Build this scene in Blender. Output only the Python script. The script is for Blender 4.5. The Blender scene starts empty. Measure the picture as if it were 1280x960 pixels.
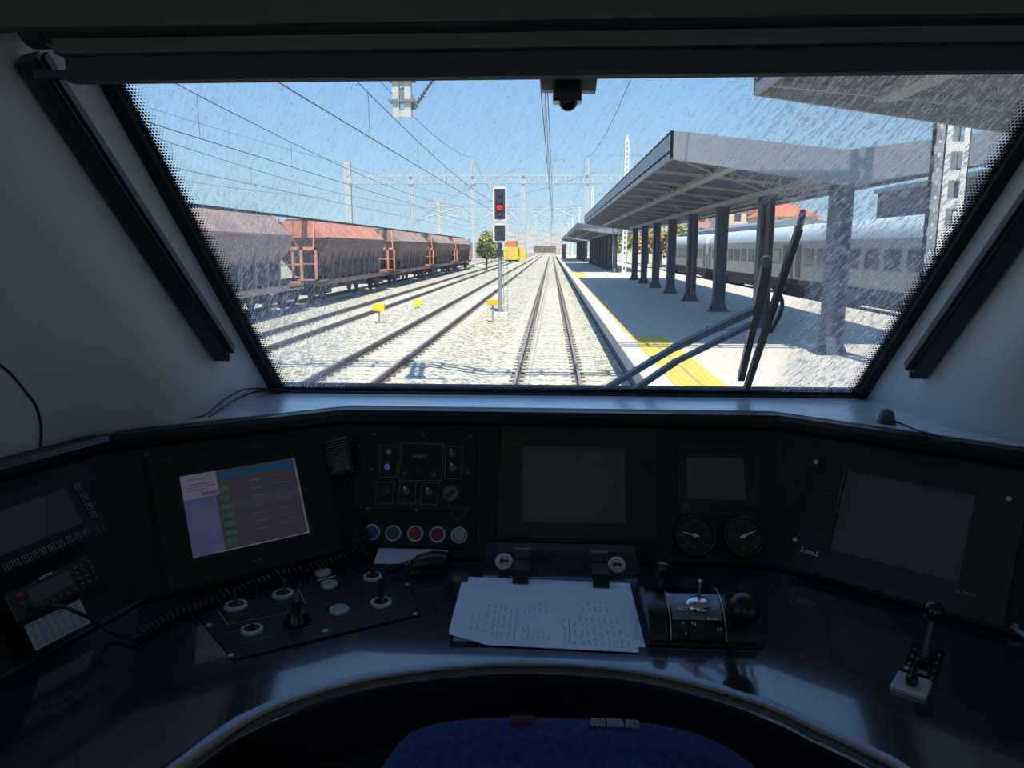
import bpy, math, random
from mathutils import Vector, Matrix
from mathutils.bvhtree import BVHTree
random.seed(7)
scene = bpy.context.scene
COL = scene.collection

# ------------------------------------------------------------------ camera
FPX = 950.0
PITCH, YAW = math.radians(10.1), math.radians(2.9)
CAM = Vector((0, 0, 2.98))                      # eye height above the top of the rails
camd = bpy.data.cameras.new('camera')
camd.sensor_fit = 'HORIZONTAL'; camd.sensor_width = 36; camd.lens = 36 * FPX / 1280
camd.clip_start = 0.05; camd.clip_end = 5000
cam = bpy.data.objects.new('camera', camd); COL.objects.link(cam)
cam.location = CAM
cam.rotation_euler = (math.pi / 2 - PITCH, 0, YAW)
scene.camera = cam

# ------------------------------------------------------------------ sky, sun, exposure
world = bpy.data.worlds.new('sky'); scene.world = world; world.use_nodes = True
wn = world.node_tree.nodes; wl = world.node_tree.links
bg = wn['Background']
# clear midday sky: pale blue haze at the horizon, deeper blue upwards, sandy ground below the horizon
tcw = wn.new('ShaderNodeTexCoord'); sxw = wn.new('ShaderNodeSeparateXYZ'); sky = wn.new('ShaderNodeValToRGB')
wl.new(tcw.outputs['Generated'], sxw.inputs[0]); mrw = wn.new('ShaderNodeMapRange')
mrw.inputs[1].default_value = -1; mrw.inputs[2].default_value = 1; wl.new(sxw.outputs[2], mrw.inputs[0]); wl.new(mrw.outputs[0], sky.inputs[0])
er = sky.color_ramp.elements
def zpos(deg): return .5 + .5 * math.sin(math.radians(deg))
er[0].position = 0; er[0].color = (.26, .23, .18, 1); er[1].position = 1; er[1].color = (.10, .21, .50, 1)
for dg, cc in ((-.6, (.30, .29, .26)), (-.1, (.37, .50, .57)), (5, (.29, .455, .61)), (12.5, (.185, .355, .62)), (35, (.13, .27, .57))):
    q_ = er.new(zpos(dg)); q_.color = (*cc, 1)
wl.new(sky.outputs[0], bg.inputs[0]); bg.inputs[1].default_value = 1.18
sund = bpy.data.lights.new('sun', 'SUN'); sund.energy = 4.2; sund.angle = math.radians(0.53)
sund.color = (1.0, 0.94, 0.84)
sun = bpy.data.objects.new('sun', sund); COL.objects.link(sun)
sun.location = (0, 0, 40)
sun.rotation_euler = Vector((0.3, -2.2, 4.33)).to_track_quat('Z', 'Y').to_euler()
scene.view_settings.view_transform = 'Standard'; scene.view_settings.look = 'None'
scene.view_settings.gamma = 1; scene.view_settings.use_curve_mapping = False
scene.view_settings.exposure = 0.5
scene.cycles.use_denoising = True
scene.cycles.max_bounces = 8; scene.cycles.diffuse_bounces = 4; scene.cycles.glossy_bounces = 3
scene.cycles.transparent_max_bounces = 12; scene.cycles.transmission_bounces = 4
scene.cycles.caustics_reflective = False; scene.cycles.caustics_refractive = False
scene.cycles.sample_clamp_indirect = 4

# ------------------------------------------------------------------ measuring helpers
_F = Vector((-math.sin(YAW) * math.cos(PITCH), math.cos(YAW) * math.cos(PITCH), -math.sin(PITCH)))
_R = Vector((math.cos(YAW), math.sin(YAW), 0)); _U = _R.cross(_F)
def ray(x, y): return _F + _R * ((x - 640) / FPX) - _U * ((y - 480) / FPX)
def onz(x, y, z): d = ray(x, y); return CAM + d * ((z - CAM.z) / d.z)
def ony(x, y, Y): d = ray(x, y); return CAM + d * (Y / d.y)
def onx(x, y, X): d = ray(x, y); return CAM + d * (X / d.x)
def onp(x, y, p, n): d = ray(x, y); return CAM + d * ((p - CAM).dot(n) / d.dot(n))

# ------------------------------------------------------------------ mesh builder
def V(*a): return Vector(a)
class MB:
    """collects simple solids in world coordinates and links them as ONE mesh object"""
    def __init__(s): s.v = []; s.f = []; s.m = []; s.cur = 0
    def mat(s, i): s.cur = i; return s
    def add(s, vs, fs, M=None):
        b = len(s.v)
        for p in vs:
            p = Vector(p); s.v.append(M @ p if M else p)
        for f in fs: s.f.append([b + i for i in f]); s.m.append(s.cur)
        return s
    def box(s, x0, x1, y0, y1, z0, z1, M=None):
        vs = [(x0,y0,z0),(x1,y0,z0),(x1,y1,z0),(x0,y1,z0),(x0,y0,z1),(x1,y0,z1),(x1,y1,z1),(x0,y1,z1)]
        return s.add(vs, [(3,2,1,0),(4,5,6,7),(0,1,5,4),(1,2,6,5),(2,3,7,6),(3,0,4,7)], M)
    def bbox(s, x0, x1, y0, y1, z0, z1, c, M=None):
        """box with its four z-edges cut and its top edge chamfered"""
        def ring(i, z):
            a, b_, d, e = x0 + i, x1 - i, y0 + i, y1 - i
            return [(a+c,d,z),(b_-c,d,z),(b_,d+c,z),(b_,e-c,z),(b_-c,e,z),(a+c,e,z),(a,e-c,z),(a,d+c,z)]
        k = min(c * .6, (z1 - z0) * .45)
        return s.loft([ring(0, z0), ring(0, z1 - k), ring(k, z1)], True, True, M)
    def loft(s, rings, closed=True, caps=False, M=None):
        n = len(rings[0]); vs = [p for r in rings for p in r]; fs = []
        for i in range(len(rings) - 1):
            for j in range(n if closed else n - 1):
                k = (j + 1) % n
                fs.append((i*n+j, i*n+k, (i+1)*n+k, (i+1)*n+j))
        if caps: fs.append(tuple(reversed(range(n)))); fs.append(tuple(range((len(rings)-1)*n, len(rings)*n)))
        return s.add(vs, fs, M)
    def lathe(s, prof, n=20, M=None, caps=True):
        """prof: (radius, z) pairs round the local z axis"""
        return s.loft([[(r*math.cos(2*math.pi*k/n), r*math.sin(2*math.pi*k/n), z) for k in range(n)] for r, z in prof], True, caps, M)
    def cyl(s, a, b, r, r2=None, n=10):
        a, b = Vector(a), Vector(b); d = b - a
        M = Matrix.Translation(a) @ d.to_track_quat('Z', 'Y').to_matrix().to_4x4()
        return s.lathe([(r, 0), (r if r2 is None else r2, d.length)], n, M)
    def bar(s, a, b, w, h, up=(0, 0, 1)):
        """rectangular bar from a to b, w across, h along up"""
        a, b = Vector(a), Vector(b); d = (b - a); L = d.length; d.normalize()
        x = d.cross(Vector(up)); x = x.normalized() if x.length > 1e-6 else Vector((1, 0, 0)); z = x.cross(d)
        M = Matrix((( x.x, d.x, z.x, a.x), (x.y, d.y, z.y, a.y), (x.z, d.z, z.z, a.z), (0, 0, 0, 1)))
        return s.box(-w/2, w/2, 0, L, -h/2, h/2, M)
    def tube(s, pts, r, n=8):
        pts = [Vector(p) for p in pts]; rings = []
        t0 = (pts[1] - pts[0]).normalized(); nrm = t0.orthogonal().normalized()
        for i, p in enumerate(pts):
            t = (pts[min(i+1, len(pts)-1)] - pts[max(i-1, 0)]).normalized()
            nrm = (nrm - t * nrm.dot(t)).normalized(); bn = t.cross(nrm)
            rr = r[i] if isinstance(r, (list, tuple)) else r
            rings.append([p + (nrm*math.cos(2*math.pi*k/n) + bn*math.sin(2*math.pi*k/n)) * rr for k in range(n)])
        return s.loft(rings, True, True)
    def sphere(s, c, r, n=14, M=None, sz=1.0):
        prof = [(max(1e-4, r*math.sin(math.pi*i/(n//2+2))), -r*sz*math.cos(math.pi*i/(n//2+2))) for i in range(n//2+3)]
        T = Matrix.Translation(Vector(c))
        return s.lathe(prof, n, (T @ M) if M else T)
    def build(s, name, mats, parent=None, smooth=False, base=None):
        """parent: an object made by this script; its world position is kept in OFF"""
        me = bpy.data.meshes.new(name)
        off = OFF.get(parent.name, Vector()) if parent else Vector(base if base is not None else (0, 0, 0))
        me.from_pydata([tuple(p - off) for p in s.v], [], s.f)
        for m in (mats if isinstance(mats, (list, tuple)) else [mats]): me.materials.append(m)
        me.polygons.foreach_set('material_index', s.m)
        me.validate(); me.update()
        o = bpy.data.objects.new(name, me); COL.objects.link(o)
        if smooth:
            me.polygons.foreach_set('use_smooth', [True] * len(me.polygons))
            try: me.set_sharp_from_angle(angle=math.radians(38))
            except Exception: pass
        if parent: o.parent = parent
        else: o.location = off
        OFF[o.name] = off.copy()
        return o
OFF = {}
def thing(name, label, cat, loc=(0, 0, 0), group=None):
    o = bpy.data.objects.new(name, None); COL.objects.link(o); o.location = loc
    o.empty_display_size = .05; o['label'] = label; o['category'] = cat
    if group: o['group'] = group
    OFF[o.name] = Vector(loc); return o
def tag(o, label, cat, group=None):
    o['label'] = label; o['category'] = cat
    if group: o['group'] = group
    return o
def struct(o): o['kind'] = 'structure'; return o
def dup(o, delta=(0, 0, 0), parent=None):
    c = o.copy(); COL.objects.link(c)
    if parent is not None: c.parent = parent
    else: c.location = o.location + Vector(delta)
    OFF[c.name] = OFF[o.name] + Vector(delta)
    for ch in [k for k in CHILD.get(o.name, [])]:
        d = dup(ch, (0, 0, 0), c); OFF[d.name] = OFF[c.name]; CHILD.setdefault(c.name, []).append(d)
    return c
CHILD = {}
def reg(root):
    """note the children of a finished thing so that dup() can copy it"""
    for o in bpy.data.objects: pass
    CHILD[root.name] = list(root.children)
    for c in root.children: reg(c)
    return root
def text(body, M, size, mat, parent, name='lettering', align='CENTER', extr=0.0002):
    cu = bpy.data.curves.new('t', 'FONT'); cu.body = body; cu.size = size; cu.align_x = align; cu.align_y = 'CENTER'
    cu.extrude = extr; cu.resolution_u = 2
    t = bpy.data.objects.new('t', cu); COL.objects.link(t)
    me = bpy.data.meshes.new_from_object(t, depsgraph=bpy.context.evaluated_depsgraph_get())
    bpy.data.objects.remove(t); bpy.data.curves.remove(cu)
    off = OFF.get(parent.name, Vector())
    me.transform(Matrix.Translation(-off) @ M)
    me.materials.clear(); me.materials.append(mat); me.name = name
    o = bpy.data.objects.new(name, me); COL.objects.link(o); o.parent = parent; OFF[o.name] = off.copy()
    return o
def spline(pts, n=8):
    pts = [Vector(p) for p in pts]; out = []
    P = [2*pts[0]-pts[1]] + pts + [2*pts[-1]-pts[-2]]
    for i in range(1, len(P) - 2):
        for k in range(n):
            t = k / n; a, b, c, d = P[i-1], P[i], P[i+1], P[i+2]
            out.append(.5*((2*b) + (c-a)*t + (2*a-5*b+4*c-d)*t*t + (3*b-a-3*c+d)*t*t*t))
    out.append(pts[-1]); return out

# ------------------------------------------------------------------ materials
def mk(name, col, rough=.6, metal=0.0, spec=.5, var=0.0, scale=20, bump=0.0, emit=None, es=1.0, coat=0.0, stretch=None, bscale=None):
    m = bpy.data.materials.new(name); m.use_nodes = True; nt = m.node_tree; b = nt.nodes['Principled BSDF']
    b.inputs['Base Color'].default_value = (*col, 1); b.inputs['Roughness'].default_value = rough
    b.inputs['Metallic'].default_value = metal; b.inputs['Specular IOR Level'].default_value = spec
    b.inputs['Coat Weight'].default_value = coat; b.inputs['Coat Roughness'].default_value = .04
    if emit: b.inputs['Emission Color'].default_value = (*emit, 1); b.inputs['Emission Strength'].default_value = es
    tc = nt.nodes.new('ShaderNodeTexCoord'); mp = nt.nodes.new('ShaderNodeMapping')
    nt.links.new(tc.outputs['Object'], mp.inputs[0])
    if stretch: mp.inputs['Scale'].default_value = stretch
    nz = nt.nodes.new('ShaderNodeTexNoise'); nz.inputs['Scale'].default_value = scale; nz.inputs['Detail'].default_value = 5
    nz.inputs['Roughness'].default_value = .65
    nt.links.new(mp.outputs[0], nz.inputs['Vector'])
    if var:
        r = nt.nodes.new('ShaderNodeMapRange'); r.inputs[1].default_value = .3; r.inputs[2].default_value = .7
        r.inputs[3].default_value = 1 - var; r.inputs[4].default_value = 1 + var
        nt.links.new(nz.outputs[0], r.inputs[0])
        h = nt.nodes.new('ShaderNodeVectorMath'); h.operation = 'SCALE'; h.inputs[0].default_value = col
        nt.links.new(r.outputs[0], h.inputs['Scale']); nt.links.new(h.outputs[0], b.inputs['Base Color'])
    if bump:
        src = nz
        if bscale:
            src = nt.nodes.new('ShaderNodeTexNoise'); src.inputs['Scale'].default_value = bscale; src.inputs['Detail'].default_value = 3
            nt.links.new(mp.outputs[0], src.inputs['Vector'])
        bp = nt.nodes.new('ShaderNodeBump'); bp.inputs['Strength'].default_value = bump; bp.inputs['Distance'].default_value = .01
        nt.links.new(src.outputs[0], bp.inputs['Height']); nt.links.new(bp.outputs[0], b.inputs['Normal'])
    return m
M_wall = mk('cab_plastic', (.56, .61, .65), .38, var=.08, scale=3, bump=.04, bscale=60, spec=.4)
M_wall2 = mk('cab_plastic_back', (.62, .63, .64), .6, var=.05, scale=3)
M_ceil = mk('ceiling_panel', (.72, .72, .72), .7)
M_gasket = mk('black_rubber', (.006, .006, .007), .5, var=.3, scale=30)
M_rail = mk('dark_anodised_rail', (.05, .048, .07), .35, metal=.4, var=.1, scale=15)
M_desk = mk('dark_gloss_laminate', (.020, .023, .036), .16, var=.12, scale=90, spec=1.0, bump=.006, bscale=9, coat=1.0)
M_edge = mk('desk_edge_band', (.012, .013, .02), .12, spec=.6)
M_under = mk('desk_underside', (.010, .009, .009), .8)
M_ledge = mk('grey_ledge', (.06, .06, .065), .5, var=.1)
M_panel = mk('console_grey_black', (.008, .008, .010), .5, spec=.35, var=.25, scale=60, bump=.05, bscale=400)
M_panel2 = mk('console_face_plate', (.006, .007, .011), .5, spec=.35, var=.2, scale=50)
M_black = mk('black_plastic', (.006, .006, .008), .3, var=.15, scale=40)
M_blackg = mk('black_gloss', (.004, .004, .006), .1, spec=.6)
M_glass_off = mk('unlit_screen', (.085, .092, .090), .3, spec=.35, var=.06, scale=6)
M_chrome = mk('chrome', (.62, .64, .68), .16, metal=1)
M_alu = mk('satin_aluminium', (.50, .53, .58), .35, metal=.35)
M_dimmetal = mk('dull_metal', (.16, .17, .18), .45, metal=.6)
M_line = mk('grey_print', (.20, .21, .23), .6)
M_white = mk('white_print', (.85, .88, .92), .6)
M_dimw = mk('pale_key_print', (.30, .32, .36), .6)
M_paper = mk('skylit_white_paper', (.74, .84, .98), .8, var=.02, scale=8)  # white paper with the blue skylight cast put into its colour
M_ink = mk('pen_ink', (.05, .06, .14), .7)
M_sheet = mk('laminated_sheet', (.50, .55, .62), .35, var=.05, scale=30)
M_shelf = mk('brushed_shelf', (.80, .86, .92), .22, metal=.35, var=.18, scale=6, stretch=(.6, 14, 1), bump=.02)
M_blind1 = mk('roller_fabric_dark', (.040, .044, .068), .8, var=.06, scale=300)
M_blind2 = mk('roller_fabric_grey', (.12, .12, .12), .8, var=.05, scale=300)
M_header = mk('header_cover', (.085, .085, .088), .7, var=.05, scale=200)
M_dev = mk('sensor_plate', (.55, .55, .50), .6)
M_blue = mk('seat_moquette_blue', (.010, .040, .19), .95, var=.5, scale=160, bump=.5, bscale=500)
M_seatred = mk('seat_red_mark', (.10, .008, .03), .95, var=.3, scale=100)
M_seatwht = mk('seat_white_mark', (.20, .22, .30), .95, var=.3, scale=100)
M_cord = mk('cord_rubber', (.008, .008, .010), .38)
def btn(n, c, e=.0): return mk(n, c, .3, emit=c if e else None, es=e)
M_bblue = btn('button_blue', (.01, .09, .24)); M_bgreen = btn('button_green', (.01, .12, .06))
M_bred = btn('button_red', (.28, .02, .02)); M_bred2 = btn('button_dark_red', (.22, .01, .03)); M_bwhite = btn('button_white', (.32, .36, .32))
M_lpur = mk('lamp_purple', (.12, .1, .4), .3, emit=(.12, .10, .42), es=.2)
M_lgrey = mk('lamp_grey', (.22, .21, .22), .4)
M_lred = mk('lamp_dim_red', (.12, .03, .03), .4)
M_skyframe = mk('pale_frame', (.22, .30, .36), .4)
# outdoors
M_rust = mk('wagon_rust_brown', (.25, .155, .125), .85, var=.35, scale=1.2, stretch=(1, 1, 2.5))
M_orange = mk('wagon_orange', (.66, .27, .18), .8, var=.3, scale=1.5)
M_orange_d = mk('wagon_faded_rust', (.42, .28, .235), .85, var=.25, scale=1.3)
M_wdark = mk('wagon_under_black', (.03, .028, .03), .85, var=.3, scale=4)
M_steel = mk('rail_steel_rusty', (.21, .165, .14), .6, metal=.2, var=.25, scale=3)
M_shine = mk('rail_top_polished', (.34, .29, .27), .5, metal=.1)
M_sleeper = mk('concrete_sleeper', (.60, .57, .48), .9, var=.15, scale=9, bump=.2)
M_clip = mk('rail_clip', (.20, .16, .13), .7)
M_conc = mk('pale_concrete', (.66, .63, .56), .85, var=.10, scale=6, bump=.1)
M_face = mk('platform_face_shaded', (.40, .42, .43), .85, var=.12, scale=5)  # same concrete as the slab tops, darkened for the shaded face
M_recess = mk('platform_foot_shade', (.10, .12, .13), .9, var=.2, scale=5)  # shade of the recess below the coping is put into this colour
M_pave = mk('platform_pavers', (.66, .60, .50), .8, var=.10, scale=14, bump=.1)
M_yellow = mk('tactile_yellow', (.78, .58, .12), .8, var=.10, scale=9)
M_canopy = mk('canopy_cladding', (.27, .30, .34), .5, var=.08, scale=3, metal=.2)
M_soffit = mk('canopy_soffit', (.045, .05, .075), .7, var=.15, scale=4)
M_beam = mk('canopy_beam_pale', (.34, .34, .33), .6, var=.08)
M_col1 = mk('column_paint_slate', (.055, .065, .085), .5, var=.2, scale=5)
M_pipe = mk('brown_downpipe', (.13, .055, .055), .5)
M_mast = mk('galvanised_white', (.60, .62, .61), .6, var=.08, scale=8)
M_mast2 = mk('platform_mast_sunlit', (.92, .90, .82), .6, var=.06, scale=8)  # paler copy of the mast white, sun brightness put into the colour
M_wire = mk('overhead_wire_copper', (.11, .115, .13), .6)
M_insul = mk('insulator_white', (.62, .62, .60), .35)
M_bracket = mk('bracket_grey', (.22, .24, .27), .6)
M_sig = mk('signal_black', (.03, .035, .05), .6)
M_sigw = mk('signal_border_white', (.95, .95, .95), .6)
M_sigpole = mk('signal_pole_grey', (.34, .36, .37), .6, metal=.3)
M_siglamp = mk('signal_red_lamp', (.6, .01, .02), .3, emit=(1, .01, .03), es=1.1)
M_lens = mk('signal_lens_dark', (.05, .05, .07), .15)
M_ybox = mk('marker_yellow', (.90, .74, .01), .6)
M_obox = mk('marker_orange', (.90, .52, .03), .6)
M_carside = mk('coach_side_grey', (.42, .45, .43), .5, var=.12, scale=2, metal=.2)
M_carroof = mk('coach_roof_pale', (.62, .68, .70), .45, var=.06, scale=2)
M_carwin = mk('coach_window', (.07, .09, .09), .12, spec=.7)
M_carund = mk('coach_underframe', (.035, .04, .045), .85, var=.3, scale=5)
M_leaf = mk('olive_leaves', (.36, .34, .13), .8, var=.5, scale=2)
M_leaf2 = mk('autumn_leaves', (.48, .32, .12), .8, var=.5, scale=2)
M_bark = mk('bark', (.12, .09, .06), .9)
M_cream = mk('cream_render', (.72, .60, .46), .85, var=.06, scale=1)
M_tile = mk('orange_roof_tile', (.62, .20, .11), .8, var=.12, scale=3)
M_brick = mk('pink_render', (.60, .34, .27), .85, var=.08, scale=1)
M_pale = mk('pale_render', (.66, .64, .60), .85, var=.08, scale=.3)
M_pwin = mk('dark_pane', (.10, .11, .12), .25)
M_brown = mk('brown_boarding', (.13, .105, .095), .85, var=.3, scale=2, stretch=(1, 1, .15))
M_grey = mk('grey_wall', (.20, .21, .23), .8, var=.1, scale=1)
M_machine = mk('machine_yellow', (.82, .58, .08), .6, var=.06, scale=2)
M_redsign = mk('red_cabinet', (.50, .09, .07), .6)
M_earth = mk('far_ground', (.42, .38, .27), .95, var=.2, scale=.05)

def ballast_mat():
    m = bpy.data.materials.new('ballast_stones'); m.use_nodes = True; nt = m.node_tree; b = nt.nodes['Principled BSDF']
    tc = nt.nodes.new('ShaderNodeTexCoord')
    vo = nt.nodes.new('ShaderNodeTexVoronoi'); vo.inputs['Scale'].default_value = 9.5
    nt.links.new(tc.outputs['Object'], vo.inputs['Vector'])
    cr = nt.nodes.new('ShaderNodeValToRGB'); e = cr.color_ramp.elements
    e[0].color = (.24, .22, .18, 1); e[1].color = (.90, .86, .74, 1)
    e.new(.5).color = (.58, .54, .44, 1)
    sp = nt.nodes.new('ShaderNodeSeparateColor'); nt.links.new(vo.outputs['Color'], sp.inputs[0]); nt.links.new(sp.outputs[0], cr.inputs[0])
    nz = nt.nodes.new('ShaderNodeTexNoise'); nz.inputs['Scale'].default_value = .35; nz.inputs['Detail'].default_value = 4
    mp = nt.nodes.new('ShaderNodeMapping'); mp.inputs['Scale'].default_value = (1.4, .25, 1)
    nt.links.new(tc.outputs['Object'], mp.inputs[0]); nt.links.new(mp.outputs[0], nz.inputs['Vector'])
    tint = nt.nodes.new('ShaderNodeMix'); tint.data_type = 'RGBA'; tint.blend_type = 'MULTIPLY'; tint.inputs[0].default_value = 1
    c2 = nt.nodes.new('ShaderNodeValToRGB'); c2.color_ramp.elements[0].position = .35; c2.color_ramp.elements[1].position = .65
    c2.color_ramp.elements[0].color = (.88, .92, .90, 1); c2.color_ramp.elements[1].color = (1, .93, .78, 1)
    nt.links.new(nz.outputs[0], c2.inputs[0]); nt.links.new(cr.outputs[0], tint.inputs[6]); nt.links.new(c2.outputs[0], tint.inputs[7])
    nt.links.new(tint.outputs[2], b.inputs['Base Color']); b.inputs['Roughness'].default_value = .95
    bp = nt.nodes.new('ShaderNodeBump'); bp.inputs['Strength'].default_value = .8; bp.inputs['Distance'].default_value = .03; bp.invert = True
    nt.links.new(vo.outputs['Distance'], bp.inputs['Height']); nt.links.new(bp.outputs[0], b.inputs['Normal'])
    return m
M_ballast = ballast_mat()

def glass_mat():
    """windscreen: clear pane + dried dirt with a shape of its own and a thin glare veil + printed dot border; UV in metres on the pane"""
    m = bpy.data.materials.new('dirty_windscreen_glass'); m.use_nodes = True; nt = m.node_tree; N = nt.nodes; L = nt.links
    N.clear(); out = N.new('ShaderNodeOutputMaterial')
    uv = N.new('ShaderNodeUVMap'); sep = N.new('ShaderNodeSeparateXYZ'); L.new(uv.outputs[0], sep.inputs[0])
    def ma(op, a, b=None, c=None, clamp=False):
        n = N.new('ShaderNodeMath'); n.operation = op; n.use_clamp = clamp
        for i, q in enumerate((a, b, c)):
            if q is None: continue
            if isinstance(q, (int, float)): n.inputs[i].default_value = q
            else: L.new(q, n.inputs[i])
        return n.outputs[0]
    def ramp(x, lo, hi, a=0, b=1):
        r = N.new('ShaderNodeMapRange'); r.interpolation_type = 'SMOOTHSTEP'
        r.inputs[1].default_value = lo; r.inputs[2].default_value = hi; r.inputs[3].default_value = a; r.inputs[4].default_value = b
        L.new(x, r.inputs[0]); return r.outputs[0]
    def noise(scale, rot=0, st=(1, 1, 1), det=3):
        mp = N.new('ShaderNodeMapping'); mp.vector_type = 'POINT'; mp.inputs['Scale'].default_value = st
        rt = N.new('ShaderNodeMapping'); rt.inputs['Rotation'].default_value = (0, 0, rot)
        L.new(uv.outputs[0], rt.inputs[0]); L.new(rt.outputs[0], mp.inputs[0])
        n = N.new('ShaderNodeTexNoise'); n.inputs['Scale'].default_value = scale; n.inputs['Detail'].default_value = det
        L.new(mp.outputs[0], n.inputs['Vector']); return n.outputs[0]
    u, v = sep.outputs[0], sep.outputs[1]        # u: metres right of the centre line, v: metres above the sill
    big = noise(2.2, det=2)
    # dirtier on the right third and low on the left, outside the wiped sector
    uu = ma('SUBTRACT', u, .12); rad = ma('SQRT', ma('ADD', ma('MULTIPLY', uu, uu), ma('MULTIPLY', v, v)))   # the wiper's arc
    out_ = ramp(ma('ADD', rad, ma('MULTIPLY', ma('SUBTRACT', big, .5), .10)), .545, .63)
    side = ma('ADD', ramp(u, .20, .52, .12, 1.0), ma('MULTIPLY', ramp(u, -.60, -.38, .60, 0), ramp(v, .60, .42, .25, 1)))
    edge_ = ma('MULTIPLY', ramp(ma('ADD', u, ma('MULTIPLY', ma('SUBTRACT', big, .5), .06)), .49, .56), .9)
    dens = ma('ADD', ma('MAXIMUM', ma('MULTIPLY', out_, side), edge_), .12, clamp=True)
    ring_ = ma('MULTIPLY', ramp(ma('ABSOLUTE', ma('SUBTRACT', rad, .60)), .004, .0, 0, .18), ramp(noise(30, 0, (1, 1, 1), 2), .40, .55))
    s1 = ramp(noise(210, .5, (1.0, .22, 1), 2), .50, .62)
    s2 = ramp(noise(420, 0, (1, .6, 1), 2), .56, .66)
    s3 = ramp(noise(60, .62, (1.6, .16, 1), 5), .42, .70)
    sp = ma('ADD', ma('MULTIPLY', s1, .42), ma('ADD', ma('MULTIPLY', s2, .40), ma('MULTIPLY', s3, .24)))
    dirt = ma('ADD', ma('MULTIPLY', sp, dens), ring_)
    haze = ma('ADD', .04, ma('MULTIPLY', dens, .17))  # thin dirt film, its even veil also stands in for glare
    dirt = ma('ADD', dirt, haze, clamp=True)
    # dark specks
    dk = ma('MULTIPLY', ramp(noise(260, .5, (1, .45, 1), 3), .66, .70), .40)
    # printed dots along the edge
    cell = 0.0060
    def cen(x, o=0): return ma('SUBTRACT', ma('FRACT', ma('ADD', ma('DIVIDE', x, cell), o)), .5)
    row = ma('MULTIPLY', ma('MODULO', ma('FLOOR', ma('DIVIDE', v, cell)), 2), .5)
    du = ma('SUBTRACT', ma('FRACT', ma('ADD', ma('DIVIDE', u, cell), row)), .5); dv = cen(v)
    rr = ma('SQRT', ma('ADD', ma('MULTIPLY', du, du), ma('MULTIPLY', dv, dv)))
    halfw = ma('ADD', .674, ma('MULTIPLY', v, .146))           # half width of the pane at this height
    cx = ma('ADD', .030, ma('MULTIPLY', v, .006))
    edge = ma('SUBTRACT', halfw, ma('ABSOLUTE', ma('SUBTRACT', u, cx)))
    ed = ma('MINIMUM', edge, ma('MULTIPLY', v, 2.2))
    dotr = ramp(ed, .0, .040, .58, .10)
    dots = ma('MULTIPLY', ma('LESS_THAN', rr, dotr), ma('LESS_THAN', ed, .040))
    tr = N.new('ShaderNodeBsdfTransparent'); tr.inputs[0].default_value = (.93, .955, .945, 1)
    gl = N.new('ShaderNodeBsdfGlossy'); gl.inputs['Roughness'].default_value = .02
    fr = N.new('ShaderNodeFresnel'); fr.inputs[0].default_value = 1.25
    m0 = N.new('ShaderNodeMixShader'); L.new(ma('MULTIPLY', fr.outputs[0], .25), m0.inputs[0]); L.new(tr.outputs[0], m0.inputs[1]); L.new(gl.outputs[0], m0.inputs[2])
    tl = N.new('ShaderNodeBsdfTranslucent'); tl.inputs[0].default_value = (.92, .92, .88, 1)
    df = N.new('ShaderNodeBsdfDiffuse'); df.inputs[0].default_value = (.7, .7, .66, 1)
    md = N.new('ShaderNodeMixShader'); md.inputs[0].default_value = .35; L.new(tl.outputs[0], md.inputs[1]); L.new(df.outputs[0], md.inputs[2])
    m1 = N.new('ShaderNodeMixShader'); L.new(dirt, m1.inputs[0]); L.new(m0.outputs[0], m1.inputs[1]); L.new(md.outputs[0], m1.inputs[2])
    bk = N.new('ShaderNodeBsdfDiffuse'); bk.inputs[0].default_value = (.01, .01, .01, 1)
    blk = ma('MAXIMUM', dots, dk)
    m2 = N.new('ShaderNodeMixShader'); L.new(blk, m2.inputs[0]); L.new(m1.outputs[0], m2.inputs[1]); L.new(bk.outputs[0], m2.inputs[2])
    L.new(m2.outputs[0], out.inputs[0]); return m
M_wind = glass_mat()
def clear_glass():
    m = bpy.data.materials.new('side_window_glass'); m.use_nodes = True; N = m.node_tree.nodes; N.clear()
    o = N.new('ShaderNodeOutputMaterial'); t = N.new('ShaderNodeBsdfTransparent'); t.inputs[0].default_value = (.75, .8, .78, 1)
    m.node_tree.links.new(t.outputs[0], o.inputs[0]); return m
M_sideglass = clear_glass()
# ================================================================== CAB SHELL
D = 2.38          # top of the worktop
T = 2.647         # top edge of the instrument panels
W0 = V(0, 1.76, 2.65); WU = V(0, -.42, .614).normalized(); WN = V(1, 0, 0).cross(WU)   # windscreen plane, WN points out/up
if WN.y < 0: WN = -WN
MW = Matrix(((1, 0, 0, 0), (0, WU.y, WN.y, W0.y), (0, WU.z, WN.z, W0.z), (0, 0, 0, 1)))   # local x right, y up the pane, z outwards
if MW.determinant() < 0: pass
def onw(x, y, off=0.0): p = onp(x, y, W0 + WN * off, WN); return p
def wl_(p): q = p - W0; return q.x, q.dot(WU)

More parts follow.
